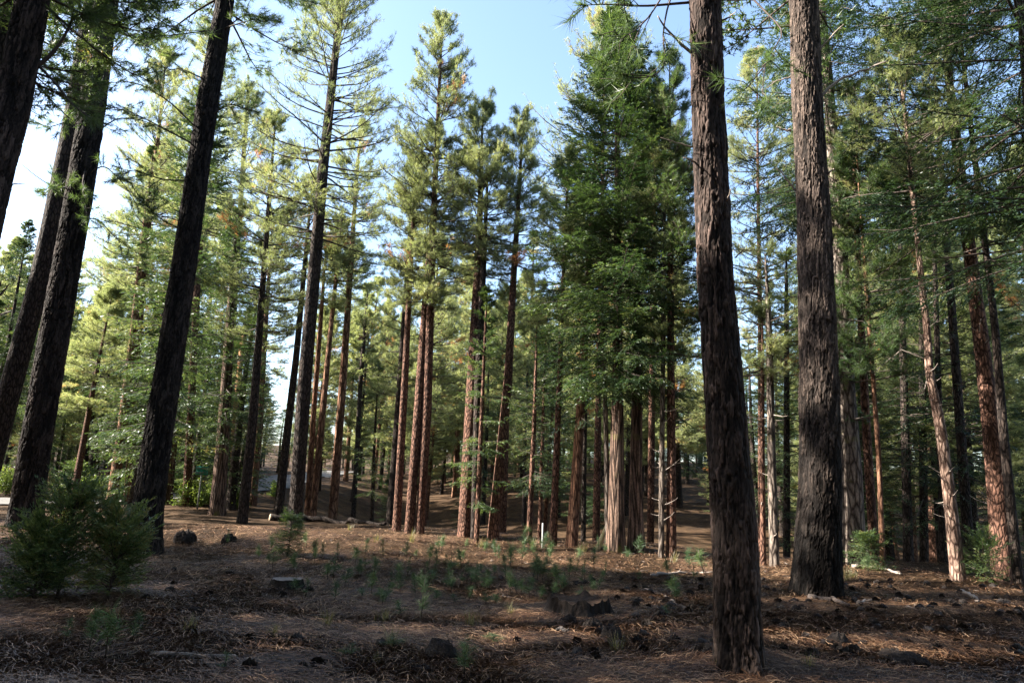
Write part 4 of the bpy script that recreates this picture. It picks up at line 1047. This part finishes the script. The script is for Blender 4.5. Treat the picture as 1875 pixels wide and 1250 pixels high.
def sapling(name, label, px, py, top, R, mat='cedar', seed=1, leaf=0.05, cat='sapling', **kw):
    B = hit(px, py); H = height_at(B, px, top); g = np.random.default_rng(seed)
    t = empty(name, B, label, cat)
    P = np.array([[0, 0, -0.05], [0.02, 0, H * .5], [0, 0.02, H]])
    V, Q = tubes(P[None], np.array([[0.016, 0.011, 0.003]]) * (0.5 + H * 0.6), 6); a_ = Acc(); a_.add(V, Q, 0); meshobj('stem', a_.mesh('stem', [M['limb']]), t)
    cen = lambda q: np.stack([np.interp(q, P[:, 2], P[:, 0]), np.interp(q, P[:, 2], P[:, 1]), np.asarray(q, float)], -1)
    acc = Acc(); crown_fir(g, acc, cen, H * 0.06, H, R, leaf=leaf, whorl=H / 16.0, per=4, twigs=12, q=13, **kw)
    meshobj('foliage', acc.mesh('foliage', [M['limb'], M[mat]]), t)
sapling('cedar_sapling', 'bushy dark green cedar sapling at the lower left, tallest of the two', 104, 1095, 912, 0.5, seed=1, leaf=0.07, peak=0.45, tone=0.25, elev0=(25, 60), dens=1.8)
sapling('cedar_sapling', 'smaller sunlit cedar sapling in front of the dark leaning pine', 198, 1090, 962, 0.34, seed=2, leaf=0.075, peak=0.5, tone=0.4, elev0=(25, 60), dens=1.7)
sapling('cedar_sapling', 'low dark cedar sapling spreading at the far lower left', 58, 1100, 990, 0.36, seed=3, leaf=0.07, peak=0.5, tone=0.15, elev0=(25, 60), dens=1.5)
sapling('cedar_sapling', 'thin cedar sapling growing at the foot of the dark open pine', 526, 1018, 950, 0.25, seed=4, leaf=0.055, peak=0.4)
sapling('fir_sapling', 'leafy cedar sapling between the left dark pine trunk and the orange-brown cedar', 128, 925, 850, 1.0, seed=5, leaf=0.12, peak=0.5)
sapling('fir_sapling', 'low bright green young conifer at the foot of the curved reddish-brown trunk', 1805, 1068, 1002, 0.55, mat='cedar', seed=6, leaf=0.07, peak=0.5, elev0=(20, 60), tone=0.1)
sapling('fir_sapling', 'small shaded conifer on the slope left of the big cedar', 1092, 965, 890, 0.9, mat='fir', seed=7, leaf=0.14)
sapling('fir_sapling', 'small dark conifer on the slope between the twin pair and the red-brown pine', 800, 885, 815, 1.6, mat='fir', seed=8, leaf=0.2)
sapling('fir_sapling', 'low green conifer beside the mossy fir trunk', 1592, 1040, 985, 0.5, mat='cedar', seed=9, leaf=0.07)

def shrub(label, px, py, wpx, hpx, seed, dist=None):
    g = np.random.default_rng(seed); B = hit(px, py) if dist is None else on_ground(px, dist, py); k = np.linalg.norm(B - CAM) / FPX
    R = wpx * k / 2; H = hpx * k; acc = Acc(); n = 34
    az = g.uniform(0, 6.28, n); el = g.uniform(0.2, 1.5, n); L = 1 / np.sqrt((np.cos(el) / R) ** 2 + (np.sin(el) / H) ** 2) * g.uniform(0.7, 1.1, n)
    P = branch_curves(g, np.zeros((n, 3)), az, np.zeros(n), L * np.cos(el), np.zeros(n), np.zeros(n), k=6)
    P[..., 2] += np.linspace(0, 1, 6)[None] ** 0.9 * (L * np.sin(el))[:, None]
    V, Q = tubes(P, np.repeat(np.linspace(0.015, 0.005, 6)[None], n, 0), 4); acc.add(V, Q, 0)
    m = 110; s = g.uniform(0.35, 1, (n, m)); tp, tt_ = sample_curve(P, np.clip(s, 0, .999)); tp = (tp + g.normal(0, 0.11 * R + 0.03, tp.shape)).reshape(-1, 3)
    d = norm(g.normal(size=tp.shape) + [0, 0, 0.5]); lat = norm(np.cross(d, g.normal(size=d.shape)))
    tp[:, 2] = np.abs(tp[:, 2]) + 0.02
    cl = np.repeat(np.clip(g.normal(0.5, 0.25, n), 0, 1), m)
    leaves(g, acc, tp, d, lat, np.full(len(tp), 0.09) * g.uniform(0.7, 1.3, len(tp)), np.clip(cl + g.normal(0, .1, len(tp)), 0, 1), aspect=0.6)
    o = meshobj('shrub', acc.mesh('shrub', [M['limb'], M['bush']])); o.location = B
    tag(o, label, 'shrub')
for k_, (l_, x_, y_, w_, h_) in enumerate([('bright yellow-green shrub at the foot of the green sign', 352, 926, 62, 52), ('bright shrub between the sign post and the stout cedar trunk', 388, 922, 40, 46),
    ('rounded green shrub right of the stout dark cedar trunk', 432, 930, 44, 38), ('pale green shrub left of the green sign', 330, 905, 44, 50), ('round yellow-green shrub on the far side of the road bend', 503, 908, 22, 26),
    ('grey-green shrub behind the orange-brown cedar trunk', 232, 915, 60, 46), ('low shrub in shade left of the orange-brown cedar trunk', 160, 915, 80, 40), ('low bush at the foot of the left edge trunks', 10, 905, 60, 46)]):
    shrub(l_, x_, y_, w_, h_, 400 + k_)

def grass_mesh(seed, n=46, h=0.28):
    g = np.random.default_rng(seed); acc = Acc()
    az = g.uniform(0, 6.28, n); el = g.uniform(0.9, 1.5, n); L = h * g.uniform(0.5, 1.1, n)
    b = g.normal(0, 0.03, (n, 3)); b[:, 2] = 0
    d = np.stack([np.cos(az) * np.cos(el), np.sin(az) * np.cos(el), np.sin(el)], 1)
    sd = np.stack([-np.sin(az), np.cos(az), 0 * az], 1) * 0.003
    m_ = b + d * L[:, None] * 0.55; e = b + d * L[:, None]; e[:, :2] += (d[:, :2]) * (L * 0.4)[:, None]
    V = np.stack([b - sd, b + sd, m_ + sd * .8, m_ - sd * .8, e], 1).reshape(-1, 3); k = np.arange(n)[:, None] * 5
    acc.add(V, [k + [0, 1, 2, 3], k + [3, 2, 4]], 0, np.repeat(g.random(n), 5))
    return acc.mesh('grass_tuft', [M['grass']])
GM = [grass_mesh(k, h=[0.28, 0.2, 0.34][k]) for k in range(3)]
for k_, (x_, y_, s_) in enumerate([(862, 1150, 1.0), (703, 1140, 1.1), (715, 1185, 0.8), (838, 1040, .8), (690, 992, 1.3), (752, 994, 1.3), (1130, 1195, .8), (640, 970, 1.3), (1550, 1062, 1.3), (1235, 1030, 1.2),
        (1560, 1058, 1.2), (600, 1150, .8), (345, 1160, .8), (1312, 1222, .6), (935, 1128, .7), (1480, 1225, .6), (500, 1165, .8), (975, 1003, 1.2), (880, 1002, 1.2), (690, 1215, .6), (1068, 1010, 1.1)]):
    p = hit(x_, y_); o = meshobj('grass_tuft', GM[k_ % 3]); o.location = p; o.scale = (s_, s_, s_); o.rotation_euler = (0, 0, k_ * 1.7)
    tag(o, 'small dry yellow-green grass tuft growing from the litter', 'grass tuft', 'grass tufts in the clearing')

# ------------------------------------------------------------------ stumps, mounds, fallen wood
M['stumpbark'] = plain_mat('rotten_stump_wood', (0.006, 0.005, 0.0045), (0.034, 0.024, 0.019), 13, 0.95, 1.0, 0.05, stretch=(1.5, 1.5, 0.3))
M['stumptop'] = plain_mat('weathered_cut_wood', (0.11, 0.092, 0.08), (0.21, 0.18, 0.16), 18, 0.9, 0.5)
M['char'] = plain_mat('dark_clod', (0.008, 0.006, 0.006), (0.034, 0.025, 0.02), 22, 0.95, 1.0, 0.06)
def stump(label, px, py, wpx, hpx, seed, rot=0.3, top='stumptop'):
    g = np.random.default_rng(seed); B = hit(px, py); k = np.linalg.norm(B - CAM) / FPX; R = wpx * k / 2; H = hpx * k
    t = empty('tree_stump', B, label, 'stump')
    ns, nr = 96, 26; an = np.arange(ns) * 2 * math.pi / ns; zz = np.linspace(-0.15, 1, nr)
    A, Z = np.meshgrid(an, zz)
    jag = 1 + rot * (fbm(np.cos(A) * 3.2 + seed, np.sin(A) * 3.2, 5) - 0.1)
    r = R * (0.86 + 0.22 * np.exp(-Z * 2.5)) * (1 + 0.10 * np.sin(4 * A + seed) * (1.1 - Z) + 0.12 * fbm(np.cos(A) * 6 + 3, np.sin(A) * 6 + Z * 0.8, 3) + 0.10 * rot * fbm(np.cos(A) * 12, np.sin(A) * 12 + Z * 3, 3))
    V = np.stack([r * np.cos(A), r * np.sin(A), Z * H * np.where(Z > 0, jag, 1)], -1)
    i = np.arange(nr - 1)[:, None] * ns; j = np.arange(ns)[None, :]; j2 = (j + 1) % ns
    Q = np.stack([i + j, i + j2, i + j2 + ns, i + j + ns], -1).reshape(-1, 4)
    meshobj('bark', mk_mesh('stump_bark', V.reshape(-1, 3), [Q], [M['stumpbark']], [0]), t)
    rim = V[-1]; rings = [rim]
    for q in (0.93, 0.8, 0.6, 0.4, 0.2, 0.02):
        rg2 = rim * [q, q, 1]; zc = np.mean(rim[:, 2]) * (1 - 0.35 * rot * (1 - q))
        rg2[:, 2] = rim[:, 2] * q ** 2 + zc * (1 - q ** 2) - (0.02 + 0.12 * rot * H) * (q < 0.97) * 0.5 + H * 0.12 * rot * fbm(rg2[:, 0] * 14, rg2[:, 1] * 14, 3); rings.append(rg2)
    V2 = np.concatenate(rings); i = np.arange(len(rings) - 1)[:, None] * ns
    Q = np.stack([i + j, i + j2, i + j2 + ns, i + j + ns], -1).reshape(-1, 4)
    meshobj('cut_top', mk_mesh('cut_top', V2, [Q], [M[top]], [0]), t)
    return t, B, R, H
stump('low sawn stump with a pale weathered top, left of centre', 525, 1078, 56, 17, 1, rot=0.12)
M['needle_bed'] = plain_mat('needle_filled_wood', (0.012, 0.008, 0.006), (0.06, 0.034, 0.02), 22, 0.95, 0.8, 0.02)
stump('large rotten hollow stump with jagged dark sides, right of centre', 1060, 1124, 112, 29, 2, rot=0.45, top='needle_bed')
def clod(label, px, py, wpx, hpx, seed, name='soil_mound', mat='char', cat='mound', grp=None):
    B = hit(px, py); k = np.linalg.norm(B - CAM) / FPX; R = wpx * k / 2; H = hpx * k
    ns, nr = 40, 14; an = np.arange(ns) * 2 * math.pi / ns; ff = np.linspace(0, 1, nr)
    A, F_ = np.meshgrid(an, ff); r = R * np.clip(1 - F_ ** 2.4, 0, 1) ** 0.6 * (1 + 0.5 * fbm(np.cos(A) * 1.5 + seed * 3.3, np.sin(A) * 1.5 + F_, 4))
    Z = H * (np.sin(F_ * 1.45) * 1.1 - 0.12) * (1 + 0.5 * fbm(r * np.cos(A) * 5 / R + seed, r * np.sin(A) * 5 / R, 3)) + 0.03 * fbm(r * np.cos(A) * 30, r * np.sin(A) * 30, 2)
    V = np.stack([r * np.cos(A) * 1.1, r * np.sin(A) * 0.8, Z], -1).reshape(-1, 3)
    i = np.arange(nr - 1)[:, None] * ns; j = np.arange(ns)[None, :]; j2 = (j + 1) % ns
    Q = np.stack([i + j, i + j2, i + j2 + ns, i + j + ns], -1).reshape(-1, 4)
    o = meshobj(name, mk_mesh(name, V, [Q], [M[mat]], [0])); o.location = B; o.rotation_euler = (0, 0, seed)
    tag(o, label, cat, grp)
for k_, (l_, x_, y_, w_, h_) in enumerate([('dark rounded mound right of the left leaning pine', 339, 992, 32, 17), ('dark mound with a seedling at the bottom of the clearing, left of centre', 806, 1206, 66, 28),
     ('dark clod just below the large rotten stump', 1042, 1143, 26, 14), ('dark clod at the lower right of the rotten stump', 1086, 1152, 34, 16), ('larger dark clod below right of the rotten stump', 1118, 1172, 44, 24),
     ('small dark clod in the sunny patch left of centre', 358, 1124, 30, 10), ('flat dark mound right of the nearest trunk', 1535, 1180, 40, 16), ('dark hump on the mound by the dark open pine', 418, 992, 26, 12),
     ('flat dark clod at the bottom edge below centre', 770, 1232, 40, 12), ('dark clod right of the rotten stump', 1165, 1105, 26, 10), ('broken dark stump remnant sunk in litter at the lower right corner', 1662, 1214, 66, 15), ('dark lump left of the sunken stump remnant at the lower right', 1625, 1205, 26, 12)]):
    clod(l_, x_, y_, w_, h_, k_ + 1)
def fallen(name, label, pxs, r, mat='deadwood', cat='branch', fork=0, seed=1, k=16, ends=None):
    g = np.random.default_rng(seed); pts = np.array([hit(x, y) for x, y in pxs]); B = pts[0].copy()
    C, _ = sample_curve(pts[None], np.linspace(0, .999, k)[None]); C = C[0]
    C[:, 2] = terrain(C[:, 0], C[:, 1]) + r * 0.8; C[1:-1] += g.normal(0, r * 0.35, (k - 2, 3)); C = C - B
    acc = Acc(); V, Q = tubes(C[None], (r * np.linspace(1, 0.45, k) * g.uniform(0.85, 1.15, k))[None], 10); acc.add(V, Q, 0)
    L = np.linalg.norm(C[-1] - C[0])
    for q in range(fork):
        p, tg = sample_curve(C[None], np.array([[g.uniform(0.3, 0.9)]])); d = norm(tg[0, 0] + g.normal(0, .7, 3)); d[2] = abs(d[2]) * .5
        e = p[0, 0] + d * L * g.uniform(.12, .25); V, Q = tubes(np.array([[p[0, 0], (p[0, 0] + e) / 2 + g.normal(0, .01, 3), e]]), np.array([[r * .5, r * .4, r * .15]]), 5); acc.add(V, Q, 0)
    o = meshobj(name, acc.mesh(name, [M[mat]])); o.location = B; tag(o, label, cat); return o, C, B
F_ = 'fallen_branch'
fallen(F_, 'long pale fallen branch lying at the bottom left of the clearing', [(275, 1202), (340, 1205), (420, 1207), (480, 1213), (552, 1223)], 0.028, seed=1, fork=1)
fallen(F_, 'curved pale branch right of the rotten stump', [(1172, 1082), (1205, 1088), (1242, 1110), (1270, 1124)], 0.03, seed=2, fork=2)
fallen(F_, 'thick dark branch on the ground right below the scorched pine', [(1482, 1098), (1520, 1102), (1556, 1113)], 0.055, 'limb', seed=3, fork=2)
fallen(F_, 'short pale branch right of the scorched pine foot', [(1570, 1106), (1620, 1099)], 0.03, seed=4)
fallen(F_, 'thin grey branch left of the nearest trunk', [(1205, 1152), (1245, 1165), (1292, 1182)], 0.016, seed=5, fork=1)
fallen(F_, 'thin dark stick below the sunny patch at centre', [(890, 1203), (960, 1201), (1062, 1200)], 0.012, seed=6)
fallen(F_, 'short grey stick left of the rotten stump', [(920, 1092), (940, 1096), (962, 1101)], 0.02, seed=7, fork=1)
fallen(F_, 'pale splintered wood piece at the right edge', [(1762, 1086), (1792, 1104)], 0.045, seed=8)
fallen(F_, 'dark crooked stick running to the broken stump remnant', [(1585, 1160), (1620, 1178), (1645, 1190)], 0.025, 'limb', seed=9, fork=2)
fallen(F_, 'short pale wood chip right of the nearest trunk', [(1425, 1163), (1447, 1160)], 0.014, seed=10)
fallen(F_, 'thin twig at the foot of the nearest trunk', [(1405, 1192), (1425, 1196), (1448, 1203)], 0.010, seed=11)
fallen(F_, 'thin twig pointing to the bottom edge right of the nearest trunk', [(1506, 1220), (1514, 1248)], 0.010, seed=12)
fallen(F_, 'sunlit fallen limb lying along the crest behind the scorched pine', [(1560, 1040), (1600, 1040), (1650, 1053)], 0.05, seed=13, fork=2)
fallen(F_, 'grey branch lying left of the nearest trunk at the crest', [(1192, 1054), (1250, 1051), (1290, 1050)], 0.035, seed=14, fork=2)
fallen(F_, 'forked pale twig on the slope right of the big cedar', [(1180, 893), (1195, 890), (1212, 891)], 0.06, seed=15, fork=3)
fallen(F_, 'grey stick among the cones at the right', [(1660, 1112), (1705, 1118)], 0.02, seed=16, fork=1)
LG = fallen('fallen_log', 'long fallen log with a pale sawn end behind the dark open pine', [(494, 952), (560, 955), (630, 958), (706, 964)], 0.15, 'bark_grey', 'log', seed=17)
# pale sawn end
M['sawn'] = plain_mat('sawn_wood', (0.33, 0.25, 0.17), (0.45, 0.36, 0.26), 30, 0.8)
C = LG[1]; d = norm(C[0] - C[1]); V, Q = tubes(np.array([[C[0] + d * 0.002, C[0] + d * 0.02]]), np.array([[0.15, 0.145]]), 14)
a_ = Acc(); a_.add(V, Q, 0); meshobj('sawn_end', a_.mesh('sawn_end', [M['sawn']]), LG[0])
# mossy leaning snag at the cedar's foot
B = hit(1096, 1006); e = np.array([0.25, 0, 0.75]); a_ = Acc()
V, Q = tubes(np.array([[[-.05, 0, -.1], [0.05, .02, .22], [0.16, 0, 0.5], [0.24, 0.03, 0.78]]]), np.array([[0.11, 0.075, 0.055, 0.03]]), 9); a_.add(V, Q, 0)
M['mosswood'] = plain_mat('mossy_wood', (0.2, 0.19, 0.08), (0.38, 0.32, 0.22), 9, 0.9, 0.6, 0.02, stretch=(1, 1, .4))
o = meshobj('broken_snag', a_.mesh('broken_snag', [M['mosswood']])); o.location = B; tag(o, 'mossy broken snag leaning against the foot of the big cedar', 'snag')

# ------------------------------------------------------------------ posts and signs
M['white'] = plain_mat('weathered_white_paint', (0.22, 0.22, 0.21), (0.34, 0.34, 0.33), 12, 0.6)
M['galv'] = plain_mat('galvanised_steel', (0.16, 0.165, 0.16), (0.24, 0.245, 0.24), 20, 0.5, metal=0.4)
M['green'] = plain_mat('green_sign_paint', (0.02, 0.24, 0.16), (0.03, 0.30, 0.20), 12, 0.5, 0.05)
M['polewood'] = plain_mat('pole_wood', (0.26, 0.115, 0.05), (0.38, 0.19, 0.09), 8, 0.85, 0.4, 0.01, stretch=(3, 3, .15))
def pole(name, label, cat, px0, px1, w0, w1, mat, dist=None, sides=10):
    B, P, R = px_line([(px0[0], px0[1], w0), (px1[0], px1[1], w1)], dist); P[0, 2] = -0.3
    a_ = Acc(); C = np.stack([P[0], P[0] * .5 + P[1] * .5, P[1]]); V, Q = tubes(C[None], np.array([[R[0], (R[0] + R[1]) / 2, R[1]]]), sides); a_.add(V, Q, 0)
    return B, P, R, a_.mesh(name, [M[mat]])
B, P, R, me = pole('marker_stake', '', '', (993, 1004), (994, 957), 3.4, 3.4, 'white', sides=6); o = meshobj('marker_stake', me); o.location = B
tag(o, 'thin white marker stake beside the young fir cluster', 'stake')
B, P, R, me = pole('wooden_pole', '', '', (417, 903), (446, 600), 11, 8, 'polewood', dist=50); o = meshobj('wooden_pole', me); o.location = B
tag(o, 'bare orange-brown wooden pole sunlit between two dark trunks', 'pole')
B, P, R, me = pole('leaning_pole', '', '', (345, 915), (418, 775), 3.2, 2.6, 'galv', dist=52, sides=6); o = meshobj('leaning_pole', me); o.location = B
tag(o, 'thin grey slanting pole behind the green sign', 'pole')
def sign(label, px, py, tx, ty, wpx, hpx, dist, rows, rz=0.0):
    B, P, R = px_line([(px, py, 4), (tx, ty, 4)], dist); k = np.linalg.norm(B - CAM) / FPX
    t = empty('road_sign', B, label, 'sign'); P[0, 2] = -.3
    top = P[1].copy()
    a_ = Acc(); V, Q = tubes(np.stack([P[0], (P[0] + P[1]) / 2, P[1] + (P[1] - P[0]) * 0.02])[None], np.array([[0.035, 0.035, 0.035]]), 6); a_.add(V, Q, 0); meshobj('post', a_.mesh('post', [M['galv']]), t)
    w, h = wpx * k, hpx * k; n = rows; gap = 0.015
    th = math.atan2(B[0], B[1])
    def slab(cx_, cz, w_, h_, y, d_, mat, nm, par, bev=0.0):
        x0, x1, z0_, z1_ = cx_ - w_ / 2, cx_ + w_ / 2, cz - h_ / 2, cz + h_ / 2
        v = np.array([[x0, y, z0_], [x1, y, z0_], [x1, y, z1_], [x0, y, z1_], [x0, y + d_, z0_], [x1, y + d_, z0_], [x1, y + d_, z1_], [x0, y + d_, z1_]])
        f = np.array([[0, 1, 2, 3], [5, 4, 7, 6], [4, 0, 3, 7], [1, 5, 6, 2], [3, 2, 6, 7], [4, 5, 1, 0]])
        return v, f
    for q in range(n):
        hh = (h - gap * (n - 1)) / n; cz = h / 2 - hh / 2 - q * (hh + gap)
        a_ = Acc(); v, f = slab(0, cz, w, hh, -0.045, 0.008, 0, 0, 0); a_.add(v, [f], 0)
        b = meshobj('board', a_.mesh('board', [M['green']], smooth=False), t); b.location = top; b.rotation_euler = (0, 0, -th + rz)
        a_ = Acc(); g = random.Random(q + int(px)); x = -w / 2 + 0.07 * w
        while x < w / 2 - 0.10 * w:
            cw = g.uniform(0.035, 0.06) * w
            v, f = slab(x + cw / 2, cz + g.uniform(-.02, .02) * hh, cw, hh * g.choice([.34, .42, .5]), -0.049, 0.003, 0, 0, 0); a_.add(v, [f], 0); x += cw * g.choice([1.35, 1.35, 1.35, 2.4])
        meshobj('lettering', a_.mesh('lettering', [M['white']], smooth=False), b)
sign('green two-row road sign on a thin grey post above bright shrubs', 362, 926, 370, 861, 19, 14, 36, 2)
sign('small farther green sign left of the larger green road sign', 352, 905, 345, 866, 9, 7, 55, 1, 0.4)
